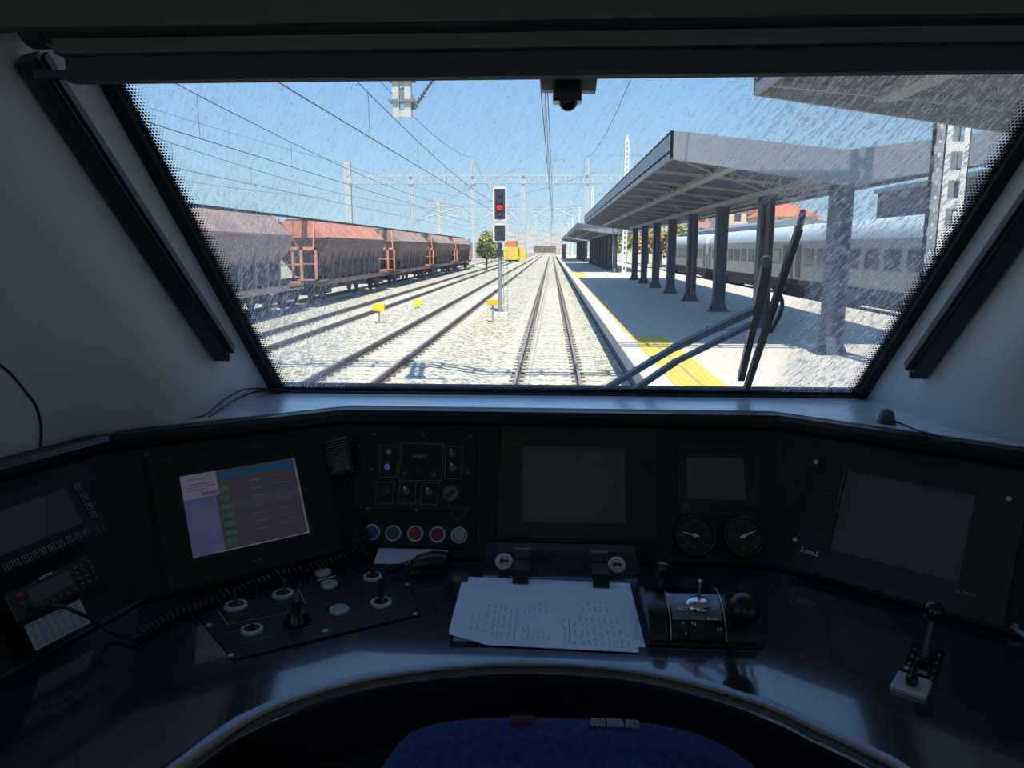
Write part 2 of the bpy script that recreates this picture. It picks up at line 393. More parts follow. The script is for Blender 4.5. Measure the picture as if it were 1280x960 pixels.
# pane with UV in metres
def half(v): return .674 + v * .146
def cen(v): return .030 + v * .006
me = bpy.data.meshes.new('windscreen_pane')
vs, fs, uvs = [], [], []
VT = .98; nv = 6
for i in range(nv + 1):
    v = -0.01 + (VT + .01) * i / nv
    for s_ in (-1, 1): vs.append((cen(v) + s_ * half(v), v, 0)); 
for i in range(nv): fs.append((2*i, 2*i+1, 2*i+3, 2*i+2))
me.from_pydata([tuple(MW @ Vector(p)) for p in vs], [], fs)
ul = me.uv_layers.new(name='UVMap')
for lp in me.loops: p = vs[lp.vertex_index]; ul.data[lp.index].uv = (p[0], p[1])
me.materials.append(M_wind)
win = bpy.data.objects.new('window_1', None); COL.objects.link(win); win.location = W0; OFF[win.name] = W0.copy(); struct(win)
win['label'] = 'dusty front windscreen with dotted black border'
pane = bpy.data.objects.new('pane', me); COL.objects.link(pane); pane.parent = win
me.transform(Matrix.Translation(-W0)); OFF[pane.name] = W0.copy()
g = MB()
def gstrip(pts_in, pts_out, z0, z1):
    for i in range(len(pts_in) - 1):
        a, b, c, d = pts_in[i], pts_in[i+1], pts_out[i+1], pts_out[i]
        vv = [(p[0], p[1], z0) for p in (a, b, c, d)] + [(p[0], p[1], z1) for p in (a, b, c, d)]
        g.add(vv, [(0,1,2,3),(7,6,5,4),(0,4,5,1),(1,5,6,2),(2,6,7,3),(3,7,4,0)], MW)
for s_ in (-1, 1):
    inn = [(cen(v) + s_ * (half(v) - .002), v) for v in (0, .3, .6, VT)]
    o2 = [(cen(v) + s_ * (half(v) + .020 + .006 * v), v) for v in (0, .3, .6, VT)]
    gstrip(inn, o2, -.016, .012)
gstrip([(cen(0) - half(0) - .02, .0), (cen(0) + half(0) + .02, .0)], [(cen(0) - half(0) - .02, -.02), (cen(0) + half(0) + .02, -.02)], -.012, .012)
gk = g.build('gasket', M_gasket, win)

# side walls: a moulded surface swept back from the windscreen edge
OFFS = [(0, 0, 0), (.012, -.05, 0), (.05, -.29, .0), (.13, -.42, .0), (.215, -.52, .0), (.30, -.74, 0), (.36, -1.02, 0), (.38, -1.20, 0)]
walls = {}
for s_, nm in ((-1, 'wall_left'), (1, 'wall_right')):
    w = MB(); grid = []
    for i in range(15):
        v = -.42 + i * .115
        vv = max(min(v, 1.05), -.05)
        G = MW @ Vector((cen(vv) + s_ * (half(vv) + .016 + .006 * vv), vv, -.004))
        if v < -.05: G = G + V(0, 0.02, v + .05)
        row = []
        for (dx, dy, dz) in OFFS: row.append(G + V(s_ * dx, dy, dz))
        row = spline(row, 5); grid.append(row)
    # flatten the far part onto the flat side wall
    grid = [[V(max(-1.25, min(1.25, p.x)), max(p.y, .30), p.z) for p in r] for r in grid]
    if s_ < 0: w.loft([list(reversed(r)) for r in grid], closed=False)
    else: w.loft(grid, closed=False)
    root = bpy.data.objects.new(nm, None); COL.objects.link(root); struct(root); OFF[nm] = V(0, 0, 0)
    root['label'] = 'pale grey moulded cab side on the ' + ('left' if s_ < 0 else 'right')
    sk = w.build('moulded_lining', M_wall, root, smooth=True)
    walls[s_] = BVHTree.FromPolygons([v.co.copy() for v in sk.data.vertices], [list(p.vertices) for p in sk.data.polygons])
    X = s_ * 1.13; b = MB()
    x0, x1 = (X - .04, X) if s_ < 0 else (X, X + .04)
    b.box(x0, x1, -1.3, .5, 1.6, 2.36); b.box(x0, x1, -1.3, .5, 3.48, 3.8)
    b.box(x0, x1, -1.3, -1.15, 2.36, 3.48); b.box(x0, x1, .30, .5, 2.36, 3.48)
    b.box(x0, x1, .4, 1.9, 1.6, 2.35); b.box(x0, x1, .4, 1.5, 3.45, 3.8)
    b.build('flat_side', M_wall2, root)
    sg = MB().box(X - .005, X + .005, -1.15, .30, 2.36, 3.48).build('side_pane', M_sideglass, root)  # unseen side window, opening enlarged to brighten the cab
def onwall(x, y, s_, lift=0.0):
    d = ray(x, y).normalized(); h = walls[s_].ray_cast(CAM, d)
    if h[0] is None: return ony(x, y, 1.2)
    n = h[1]; n = n if n.dot(d) < 0 else -n
    return h[0] + n * lift
struct(MB().box(-1.17, 1.17, -1.35, .98, 3.75, 3.80).box(-1.17, 1.17, .98, 1.6, 3.45, 3.50).box(-1.17, 1.17, .93, .98, 3.45, 3.75).build('ceiling', M_ceil))
struct(MB().box(-1.2, 1.2, -1.35, 2.0, 1.55, 1.60).build('floor', mk('floor_lino', (.05, .052, .06), .6)))
struct(MB().box(-1.17, -.95, -1.35, -1.30, 1.6, 3.8).box(.95, 1.17, -1.35, -1.30, 1.6, 3.8).box(-.95, .95, -1.35, -1.30, 1.6, 2.3).box(-.95, .95, -1.35, -1.30, 3.45, 3.8).box(-.95, -.42, -1.35, -1.30, 2.3, 3.45).box(.42, .95, -1.35, -1.30, 2.3, 3.45).build('wall_back', M_wall2))
struct(MB().box(-.42, .42, -1.33, -1.32, 2.3, 3.45).build('added_rear_window', M_sideglass))  # unseen rear opening and pane, added to let more light in
struct(MB().box(-1.2, 1.2, 1.86, 1.90, 1.6, 2.64).build('wall_front', M_under))

# dark guide rails on the side linings
for s_, a, b in ((-1, (22, 74), (268, 441)), (1, (1400, 128), (1158, 463))):
    N_ = 10; pts = []
    for i in range(N_ + 1):
        t = i / N_; pts.append(onwall(a[0] + (b[0]-a[0])*t, a[1] + (b[1]-a[1])*t, s_, .012))
    p0, p1 = pts[0], pts[-1]
    p0 = onwall(*a, s_, .016); p1 = onwall(*b, s_, .016)
    side = V(-s_ * 1, -.25, 0)
    r_ = thing('blind_guide_rail', ('long dark guide rail slanting down the left cab side' if s_ < 0 else 'long dark guide rail slanting down the right cab side'), 'rail', p1)
    ax = (p0 - p1).normalized(); xo = ax.cross(V(0, -1, 0)).normalized() * (1 if s_ > 0 else -1)
    MB().bar(p1, p0, .030, .034, up=(0, -1, .3)).build('rail_body', M_rail, r_)
    q = xo * .024
    if (p1 + q - V(cen(0), 1.7, 2.6)).length > (p1 - q - V(cen(0), 1.7, 2.6)).length: q = -q
    MB().bar(p1 + q * 1.0 + V(0, .004, 0), p0 + q * 1.0 + V(0, .004, 0), .008, .020, up=(0, -1, .3)).build('rubber_lip', M_gasket, r_)
    MB().bbox(-.018, .018, -.006, .006, -.018, .018, .003, Matrix.Translation(p1)).build('end_cap', M_rail, r_)

# seam in the left lining
tag_ = MB().tube(spline([onwall(x, y, -1, .001) for x, y in ((-12, 448), (12, 466), (34, 492), (46, 510), (51, 535), (50, 558))], 5), .0022, 6).build('lining_seam', M_gasket, bpy.data.objects['wall_left'])
# dashboard shelf under the windscreen
top_line = [V(-1.02, .66, T), V(-.80, 1.289, T), V(-.43, 1.537, T), V(.463, 1.525, T), V(.90, 1.176, T), V(1.05, .80, T)]
bot_line = [V(-.905, .50, D), V(-.702, 1.189, D), V(-.385, 1.405, D), V(.425, 1.395, D), V(.862, 1.036, D), V(1.0, .66, D)]
sh = MB()
pl = [V(-1.02, 1.0, T), *[p + V(0, .01, 0) for p in top_line[1:5]], V(1.02, 1.3, T), V(1.02, 1.84, T), V(-1.02, 1.84, T)]
n_ = len(pl); zt = T - .006
sh.add([(p.x, p.y, zt) for p in pl] + [(p.x, p.y, zt - .02) for p in pl], [tuple(range(n_)), tuple(range(2*n_-1, n_-1, -1))] + [(i, i + n_, (i+1) % n_ + n_, (i+1) % n_) for i in range(n_)])
o = sh.build('dashboard_shelf', M_shelf, base=(0, 1.7, T)); tag(o, 'pale brushed shelf between windscreen sill and instrument panels', 'shelf')

# header cover and roller blind
def pxbox(mb, x0, x1, y0, y1, Y, depth, M=None):
    a, b = ony(x0, y1, Y), ony(x1, y0, Y)
    zb = ony((x0+x1)/2, y1, Y).z; zt_ = ony((x0+x1)/2, y0, Y).z
    return mb.box(a.x, b.x, Y, Y + depth, zb, zt_)
hd = MB(); hz = ony(640, 25, 1.085).z
hd.bbox(-1.08, 1.08, 1.085, 1.11, hz, 3.44, .004)
o = hd.build('header_cover', M_header, base=(0, 1.0, hz)); tag(o, 'dark grey cover strip along the top of the cab front', 'cover')
bl = thing('roller_blind', 'rolled up dark grey sun blind above the windscreen', 'blind', (0, 1.12, 3.23))
xl = ony(76, 80, 1.14).x
z1, z2, z3, z4 = (ony(640, y, 1.14).z for y in (95, 62, 43, 20))
MB().bbox(xl + .004, 1.02, 1.14, 1.165, z1, z2, .004).build('bottom_bar', M_blind1, bl)
MB().box(xl - .002, 1.02, 1.128, 1.16, z2, z3).build('fabric', M_blind2, bl)
MB().cyl((xl - .02, 1.155, z3 + .035), (1.02, 1.155, z3 + .035), .036, n=24).build('roller_tube', M_blind1, bl, smooth=True)
MB().cyl((xl - .05, 1.155, z3 + .035), (xl - .02, 1.155, z3 + .035), .042, n=20).build('end_bracket', M_rail, bl, smooth=True)
MB().box(xl - .045, xl + .02, 1.142, 1.15, z1 + .004, z1 + .016).build('pull_tab', M_rail, bl)

# camera unit hanging behind the top of the windscreen
c0 = ony(710, 112, 1.25)
cu = thing('cab_camera_unit', 'small black dome sensor on a grey plate at the windscreen top', 'camera', c0)
a, b = ony(672, 112, 1.25), ony(750, 96, 1.25)
MB().add([(a.x+.006, 1.25, a.z), (b.x-.006, 1.25, a.z-.003), (b.x, 1.25, b.z+.04), (a.x, 1.25, b.z+.04), (a.x+.006, 1.275, a.z), (b.x-.006, 1.275, a.z-.003), (b.x, 1.275, b.z+.04), (a.x, 1.275, b.z+.04)],
         [(0,1,2,3),(7,6,5,4),(0,4,5,1),(1,5,6,2),(2,6,7,3),(3,7,4,0)]).build('mounting_plate', M_dev, cu)
a, b = ony(691, 129, 1.235), ony(727, 96, 1.235)
MB().bbox(a.x, b.x, 1.215, 1.25, a.z, b.z + .04, .004).build('housing', M_black, cu)
MB().sphere((c0.x, 1.232, a.z + .002), .015, 16).build('dome', M_blackg, cu, smooth=True)

# ---------------------------------------------------------------- wiper outside the windscreen
M_wiperarm = mk('wiper_arm_grey', (.20, .21, .22), .4, metal=.3)
wp = thing('windscreen_wiper', 'black windscreen wiper parked upright outside the right of the windscreen', 'wiper', onw(932, 488, .05))
def W(x, y, o=.05): return onw(x, y, o)
MB().bar(W(932, 489, .03), W(999, 285, .03), .012, .016, up=WN).bar(W(999, 285, .03), W(1004, 264, .03), .009, .012, up=WN).build('wiper_blade', M_gasket, wp)
MB().bar(W(926, 474, .06), W(946, 388, .06), .015, .014, up=WN).bar(W(946, 388, .062), W(958, 330, .062), .019, .018, up=WN).build('arm_head', M_black, wp)
MB().cyl(W(958, 328, .05), W(958, 326, .085), .012, n=14).build('pivot_bolt', M_dimmetal, wp, smooth=True)
MB().bar(W(757, 486, .05), W(842, 435, .055), .014, .010, up=WN).bar(W(842, 435, .055), W(950, 384, .06), .017, .010, up=WN).build('drive_arm', M_wiperarm, wp)
MB().bar(W(793, 487, .05), W(845, 452, .055), .014, .010, up=WN).bar(W(845, 452, .055), W(948, 401, .06), .012, .009, up=WN).build('parallel_arm', M_wiperarm, wp)
MB().tube(spline([W(838, 437, .07), W(868, 425, .07), W(885, 412, .07)], 5), .002, 6).build('washer_tube', M_dimmetal, wp)
MB().tube(spline([W(880, 408, .07), W(902, 412, .075), W(925, 409, .08), W(946, 398, .08)], 6), .0028, 6).build('washer_hose', M_alu, wp, smooth=True)
MB().tube(spline([W(966, 358, .07), W(977, 375, .075), W(975, 392, .075), W(963, 415, .07)], 6), .005, 8).build('link_bracket', M_black, wp, smooth=True)
for x, y in ((842, 435), (871, 420), (815, 448)):
    MB().cyl(W(x, y, .06), W(x, y, .075), .006, n=10).build('hose_clip', M_dimmetal, wp)
# ================================================================== OUTDOORS
TRK = {'main': (-.06, 0.0), 'second': (-4.53, .2), 'third': (-8.96, .2), 'fourth': (-13.2, .2)}
def prof_mesh(pairs, ys, name, mat):
    b = MB(); b.loft([[V(x, y, z) for x, z in pairs] for y in ys], closed=False); return b.build(name, mat)
o = prof_mesh([(-17, -.1), (-15, .0), (-11.4, .01), (-10.8, -.05), (-10.5, .01), (-7.4, .01), (-6.8, -.02), (-6.2, .01), (-3.0, .01), (-2.4, -.08), (-1.7, -.19), (1.9, -.19)], [2.0, 20, 60, 200, 700], 'ballast_bed', M_ballast)
struct(o)
o = prof_mesh([(12.0, -.19), (18.5, -.19), (18.6, -.1), (60, -.1)], [0, 700], 'ballast_bed_right', M_ballast); struct(o)
struct(MB().box(-900, 900, -60, 2500, -.9, -.45).build('ground', M_earth))
struct(prof_mesh([(-900, -.3), (-17, -.1)], [0, 1500], 'ground_left', M_earth))

# tracks
def rail_obj(x, z, y0, y1, parent, name='rail'):
    b = MB()
    b.mat(0).box(x - .07, x + .07, y0, y1, z - .172, z - .155).box(x - .010, x + .010, y0, y1, z - .155, z - .045)
    b.box(x - .036, x + .036, y0, y1, z - .045, z - .004)
    b.mat(1).box(x - .028, x + .028, y0, y1, z - .004, z)
    return b.build(name, [M_steel, M_shine], parent)
LBL = {'main': 'straight track ahead nearest the platform', 'second': 'second track from the platform, left of the signal',
       'third': 'third track from the platform, beside the yellow posts', 'fourth': 'track under the hopper wagons at far left'}
for k, (xc, zr) in TRK.items():
    t = thing('railway_track', LBL[k], 'track', (xc, 10, zr - .3), 'parallel tracks')
    for s_ in (-.75, .75): rail_obj(xc + s_, zr, 4, 545, t)
    n0, n1, step = (12, 62, .6) if k in ('main', 'second') else (20, 74, .6)
    proto = None; y = n0; zt = zr - .172
    while y < n1:
        if proto is None:
            b = MB(); b.mat(0).bbox(xc - 1.3, xc + 1.3, y - .13, y + .13, zt - .20, zt, .02)
            b.mat(1)
            for s_ in (-.75, .75):
                b.box(xc + s_ - .17, xc + s_ - .06, y - .07, y + .07, zt, zt + .035); b.box(xc + s_ + .06, xc + s_ + .17, y - .07, y + .07, zt, zt + .035)
            proto = b.build('sleeper', [M_sleeper, M_clip], t); yp = y
        else:
            c = proto.copy(); COL.objects.link(c); c.parent = t; c.location = (0, y - yp, 0)
        y += step
    b = MB()
    while y < 300:
        b.mat(0).box(xc - 1.3, xc + 1.3, y - .13, y + .13, zt - .15, zt - .002); b.mat(1)
        for s_ in (-.75, .75): b.box(xc + s_ - .16, xc + s_ + .16, y - .07, y + .07, zt, zt + .03)
        y += .6
    q = b.build('far_sleepers', [M_sleeper, M_clip], t); q['kind'] = 'stuff'
t = thing('railway_track', 'track under the pale coaches right of the platform', 'track', (15.35, 20, -.3), 'parallel tracks')
for s_ in (-.75, .75): rail_obj(15.35 + s_, 0, 0, 545, t)

# platform
PX0, PX1, PZ = 1.735, 12.2, .6
pf = bpy.data.objects.new('platform', None); COL.objects.link(pf); struct(pf); pf['label'] = 'island platform right of the track with yellow edge strip'; OFF['platform'] = V(0, 0, 0)
MB().box(2.2, PX1 - .4, -5, 300, .3, PZ - .002).build('paving', M_pave, pf)
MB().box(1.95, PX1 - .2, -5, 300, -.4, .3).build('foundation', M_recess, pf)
MB().box(PX1 - .45, PX1, -5, 300, .30, PZ).build('far_coping', M_conc, pf)
proto = None
for i in range(32):
    y = 8 + 2 * i
    if proto is None: proto = MB().mat(0).box(PX0 + .004, 2.196, y + .008, y + 1.992, PZ - .02, PZ).mat(1).box(PX0, 2.196, y + .008, y + 1.992, .30, PZ - .02).build('coping_slab', [M_conc, M_face], pf)
    else: c = proto.copy(); COL.objects.link(c); c.location = (0, 2 * i, random.uniform(-.003, .003)); c.parent = pf
MB().mat(0).box(PX0 + .004, 2.196, 72, 300, PZ - .02, PZ).mat(1).box(PX0, 2.196, 72, 300, .30, PZ - .02).build('far_edge_coping', [M_conc, M_face], pf)
proto = None
for i in range(26):  # yellow tiles only around the sunlit gap, shaded run left plain
    for j in range(2):
        x, y = 2.2 + j * .465, 9.2 + i * .465
        if proto is None:
            b = MB().box(x + .006, x + .459, y + .006, y + .459, PZ - .02, PZ + .004)
            for k in range(4): b.box(x + .04 + k * .11, x + .085 + k * .11, y + .02, y + .445, PZ + .004, PZ + .009)
            proto = b.build('tactile_tile', M_yellow, pf); px_, py_ = x, y
        else: c = proto.copy(); COL.objects.link(c); c.parent = pf; c.location = (x - px_, y - py_, 0)
MB().box(2.2, 2.30, 21.3, 300, PZ - .02, PZ + .004).build('sunlit_yellow_edge', M_yellow, pf)  # narrow yellow shaped after the sunlit edge left by the canopy shadow
MB().box(2.3, 3.13, 62, 79, PZ - .02, PZ + .004).build('far_sunlit_pad', M_yellow, pf)  # yellow pad cut to where sun falls between two canopies

# canopies
def canopy(Y0, Y1, label, near=False, ncol=9, c0=None):
    t = thing('platform_canopy', label, 'canopy', (6.4, Y0, PZ), 'gull wing canopies')
    XL, XM, XR = 2.6, 6.4, 10.2
    zT = {XL: 5.53, XM: 5.09, XR: 5.55}; zB = {XL: 4.93, XM: 4.35, XR: 4.90}; zS = {XL: 5.06, XM: 4.66, XR: 5.06}
    xs = [XL, XM, XR]
    def slab(xa, xb, za0, zb0, za1, zb1, y0, y1, mb):
        mb.add([(xa, y0, za0), (xb, y0, zb0), (xb, y1, zb0), (xa, y1, za0), (xa, y0, za1), (xb, y0, zb1), (xb, y1, zb1), (xa, y1, za1)],
               [(3,2,1,0),(4,5,6,7),(0,1,5,4),(1,2,6,5),(2,3,7,6),(3,0,4,7)])
    for a, b_ in ((XL, XM), (XM, XR)):
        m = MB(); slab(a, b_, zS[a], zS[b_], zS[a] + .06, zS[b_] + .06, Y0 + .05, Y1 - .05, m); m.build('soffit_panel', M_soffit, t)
        m = MB(); slab(a, b_, zT[a] - .06, zT[b_] - .06, zT[a] - .01, zT[b_] - .01, Y0 + .03, Y1 - .03, m); m.build('roof_deck', M_canopy, t)
        for y in (Y0, Y1 - .06):
            m = MB(); slab(a, b_, zB[a], zB[b_], zT[a], zT[b_], y, y + .06, m); m.build('end_fascia', M_canopy, t)
    for x, s_ in ((XL, 0), (XR, -.06)): MB().box(x + s_, x + s_ + .06, Y0, Y1, zB[x], zT[x]).build('side_fascia', M_canopy, t)
    # longitudinal beams
    for x, z in ((4.1, 4.88), (8.7, 4.88)): MB().box(x - .06, x + .06, Y0 + .4, Y1 - .4, z - .09, z + .03).box(x - .13, x + .13, Y0 + .4, Y1 - .4, z - .12, z - .09).build('purlin', M_beam, t)
    for x in (6.15, 6.75): MB().box(x - .05, x + .05, Y0 + .4, Y1 - .4, 4.50, 4.64).build('valley_beam', M_beam, t)
    proto = None; y = Y0 + .5; n = 0
    while y < Y1 - .3:
        if proto is None:
            m = MB(); slab(XL + .06, XM, zS[XL] - .08, zS[XM] - .08, zS[XL] - .01, zS[XM] - .01, y, y + .07, m)
            slab(XM, XR - .06, zS[XM] - .08, zS[XR] - .08, zS[XM] - .01, zS[XR] - .01, y, y + .07, m)
            proto = m.build('rib', M_beam, t); yp = y
        else: c = proto.copy(); COL.objects.link(c); c.parent = t; c.location = (0, y - yp, 0)
        y += 2.95
    # diagonal wind bracing
    for i in range(3 if not near else 2):
        y0 = Y0 + .6 + i * 5.9
        MB().bar((2.9, y0, 4.98), (6.2, y0 + 5.2, 4.64), .05, .05).build('brace', M_beam, t)
    # columns
    yc = c0 if c0 is not None else Y0 + .4; proto = None
    for i in range(ncol):
        if yc > Y1 - .2: break
        if proto is None:
            m = MB().mat(0).box(6.29, 6.61, yc - .02, yc + .02, PZ + .02, 4.52)
            m.box(6.24, 6.28, yc - .19, yc + .19, PZ + .02, 4.52).box(6.62, 6.66, yc - .19, yc + .19, PZ + .02, 4.52)
            m.box(6.24, 6.66, yc - .19, yc + .19, 4.30, 4.52)
            proto = m.build('column', M_col1, t); ch = []
            b = MB().box(6.06, 6.84, yc - .36, yc + .36, PZ, PZ + .03)
            for s_ in (-1, 1):
                b.add([(6.45 + s_*.21, yc - .015, PZ + .03), (6.45 + s_*.37, yc - .015, PZ + .03), (6.45 + s_*.21, yc - .015, PZ + .42), (6.45 + s_*.21, yc + .015, PZ + .03), (6.45 + s_*.37, yc + .015, PZ + .03), (6.45 + s_*.21, yc + .015, PZ + .42)],
                      [(0,1,2),(5,4,3),(0,3,4,1),(1,4,5,2),(2,5,3,0)])
                b.add([(6.25, yc + s_*.19, PZ + .03), (6.25, yc + s_*.34, PZ + .03), (6.25, yc + s_*.19, PZ + .42), (6.65, yc + s_*.19, PZ + .03), (6.65, yc + s_*.34, PZ + .03), (6.65, yc + s_*.19, PZ + .42)],
                      [(0,1,2),(5,4,3),(0,3,4,1),(1,4,5,2),(2,5,3,0)])
            bp = b.build('base_plate', M_col1, proto); yp = yc
            pp = MB().cyl((6.47, yc - .13, PZ + .1), (6.47, yc - .13, 4.4), .075, n=10).build('downpipe', M_pipe, proto, smooth=True)
            last = proto
        else:
            last = proto.copy(); COL.objects.link(last); last.parent = t; last.location = (0, yc - yp, 0)
            c = bp.copy(); COL.objects.link(c); c.parent = last
            if i % 2 == 1 and not near: c = pp.copy(); COL.objects.link(c); c.parent = last
        yc += 6.0
    bpy.data.objects.remove(pp)
    return t
canopy(-14, 10.5, 'nearest grey canopy overhead at the top right', near=True, ncol=4)
canopy(17.5, 61.6, 'long grey gull-wing canopy over the row of dark columns', c0=17.75)
canopy(78, 130, 'second grey canopy further down the platform')
canopy(142, 192, 'farthest grey canopy near the vanishing point')

# gantries
def mast_box(mb_ch, mb_bt, x, y, z0, z1, w=.44, d=.50, step=.49, parts=None):
    for sx in (0, 1):
        for sy in (0, 1):
            xx = x + (w - .13) * sx; yy = y + (d - .10) * sy
            mb_ch.box(xx, xx + .13, yy, yy + .10, z0, z1)
def platform_mast(Y, root, ztop, detailed):
    x = 6.92; w, d = .44, .5
    for sx in (0, 1):
        for sy in (0, 1):
            xx = x + (w - .12) * sx; yy = Y + (d - .12) * sy
            MB().box(xx, xx + .12, yy, yy + .02 if sy == 0 else yy + .12, PZ, ztop).box(xx if sx == 0 else xx + .10, xx + .02 if sx == 0 else xx + .12, yy, yy + .12, PZ, ztop).build('chord', M_mast2, root)
    z = PZ + .15; proto = None; n = 0
    far = MB()
    while z < ztop - .2:
        if detailed:
            if proto is None:
                proto = MB().box(x + .11, x + w - .11, Y + .004, Y + .02, z, z + .17).box(x + .11, x + w - .11, Y + d - .02, Y + d - .004, z, z + .17) \
                    .box(x + .004, x + .02, Y + .11, Y + d - .11, z, z + .17).box(x + w - .02, x + w - .004, Y + .11, Y + d - .11, z, z + .17).build('batten', M_mast2, root); zp = z
            else: c = proto.copy(); COL.objects.link(c); c.parent = root; c.location = (0, 0, z - zp)
        else:
            far.box(x + .11, x + w - .11, Y + .004, Y + .02, z, z + .17).box(x + .004, x + .02, Y + .11, Y + d - .11, z, z + .17)
        z += .49
    if not detailed: far.build('battens', M_mast2, root)['kind'] = 'stuff'
    MB().box(x - .12, x + w + .12, Y - .12, Y + d + .12, PZ, PZ + .12).build('mast_footing', M_conc, root)
    MB().loft([[(x + .02, Y + .02, ztop), (x + w - .02, Y + .02, ztop), (x + w - .02, Y + d - .02, ztop), (x + .02, Y + d - .02, ztop)],
               [(x + .18, Y + .2, ztop + .7), (x + w - .18, Y + .2, ztop + .7), (x + w - .18, Y + d - .2, ztop + .7), (x + .18, Y + d - .2, ztop + .7)]], True, True).build('mast_cap', M_mast2, root)
ZB0, ZB1 = ony(445, 230, 75.5).z, ony(445, 219.5, 75.5).z
DROPS = [-13.7, -7.6, -2.75, 3.4]
TARGETS = {-13.7: [(-8.96, 1)], -7.6: [(-8.96, -1), (-4.53, 1)], -2.75: [(-4.53, -1), (-.06, 1)], 3.4: [(-.06, -1)]}
def cantilever(root, xp, xt, Y):
    s_ = 1 if xt > xp else -1; L = abs(xt - xp) - .25
    m = MB(); m.cyl((xp + s_*.7, Y, 5.75), (xt - s_*.1, Y, 6.95), .065, n=6).cyl((xp + s_*.6, Y, 7.0), (xt, Y, 7.05), .055, n=6)
    m.cyl((xp + s_*(L*.55), Y, 6.35), (xp + s_*(L + .1), Y, 6.05), .05, n=6).cyl((xt - s_*1.1, Y, 6.12), (xt + s_*.05, Y, 5.8), .04, n=6)
    a = m.build('cantilever_arm', M_mast, root)
    m = MB()
    for (p, q) in (((xp + s_*.15, Y, 5.45), (xp + s_*.7, Y, 5.75)), ((xp + s_*.12, Y, 7.0), (xp + s_*.6, Y, 7.0))):
        p, q = V(*p), V(*q); prof = []; Lq = (q - p).length
        for k in range(7): prof += [(.03, Lq*k/7), (.07, Lq*(k+.45)/7), (.03, Lq*(k+.5)/7)]
        m.lathe(prof, 8, Matrix.Translation(p) @ (q-p).to_track_quat('Z', 'Y').to_matrix().to_4x4())
    m.build('insulator', M_insul, a)
def gantry(Y, label, detailed=False):
    root = thing('catenary_gantry', label, 'gantry', (-6, Y, 0), 'white gantries over the tracks')
    m = MB().box(-20.1, 7.1, Y, Y + .10, ZB0, ZB0 + .08).box(-20.1, 7.1, Y, Y + .10, ZB1 - .08, ZB1).box(-20.1, 7.1, Y + .4, Y + .5, ZB0, ZB0 + .08).box(-20.1, 7.1, Y + .4, Y + .5, ZB1 - .08, ZB1)
    m.build('beam_chords', M_mast, root)
    m = MB(); x = -19.6
    while x < 7: m.box(x, x + .08, Y, Y + .08, ZB0, ZB1); m.box(x, x + .08, Y + .42, Y + .5, ZB0, ZB1); x += .87
    m.build('beam_webs', M_mast, root)['kind'] = 'stuff'
    MB().box(-20.2, -19.9, Y, Y + .5, 0, ZB1 + 1.3).box(-19.75, -19.6, Y, Y + .5, 0, ZB1 + 1.3).box(-19.9, -19.75, Y + .02, Y + .04, 0, ZB1 + 1.3).build('left_mast', M_mast, root)
    platform_mast(Y, root, 12.9, detailed)
    for x in DROPS:
        if detailed and x in (3.4, -13.7): continue
        zb_ = 6.0 if detailed and x == -7.6 else 5.35
        top = 11.6 if x in (-7.6, 3.4) else ZB1 + .1
        m = MB(); m.box(x - .17, x - .05, Y + .15, Y + .28, zb_, top).box(x + .05, x + .17, Y + .15, Y + .28, zb_, top)
        z = zb_ + .01
        while z < top - .3: m.box(x - .05, x + .05, Y + .17, Y + .20, z, z + .14); z += .62 if not detailed else .55
        dp = m.build('drop_post', M_mast, root)
        if detailed and x == -2.75: MB().box(x - .24, x + .24, Y + .10, Y + .33, 5.62, 5.66).box(x - .24, x + .24, Y + .10, Y + .33, 5.98, 6.02).build('clamp', M_bracket, dp)
        for xt, _ in ([] if detailed else TARGETS[x]): cantilever(root, x, xt, Y + .2)
    return root
g0 = gantry(14.3, 'nearest gantry, its post hanging into the top of the view', True)
# stay bracket on the near drop post
b0, b1, b2 = ony(503, 110, 14.5), ony(517, 137, 14.5), ony(545, 96, 14.5)
MB().bar(b0, b1, .22, .05, up=(0, 1, 0)).build('stay_bracket', M_bracket, g0)
d_ = (b2 + V(.05, 0, .1)) - b1; prof = []
for k in range(12): prof += [(.02, d_.length*k/12), (.05, d_.length*(k+.4)/12), (.02, d_.length*(k+.5)/12)]
MB().lathe(prof, 8, Matrix.Translation(b1) @ d_.to_track_quat('Z', 'Y').to_matrix().to_4x4()).build('stay_insulator', M_dimmetal, g0)
g1 = gantry(75.5, 'complete white gantry spanning the tracks beyond the signal')
reg(g1)
for i, lb in enumerate(('second gantry beam seen below the complete one', 'third gantry down the line', 'fourth gantry down the line, small', 'fifth gantry down the line, tiny', 'sixth gantry down the line, near the vanishing point', 'seventh and farthest gantry')):
    c = dup(g1, (0, 61.2 * (i + 1), 0)); c['label'] = lb

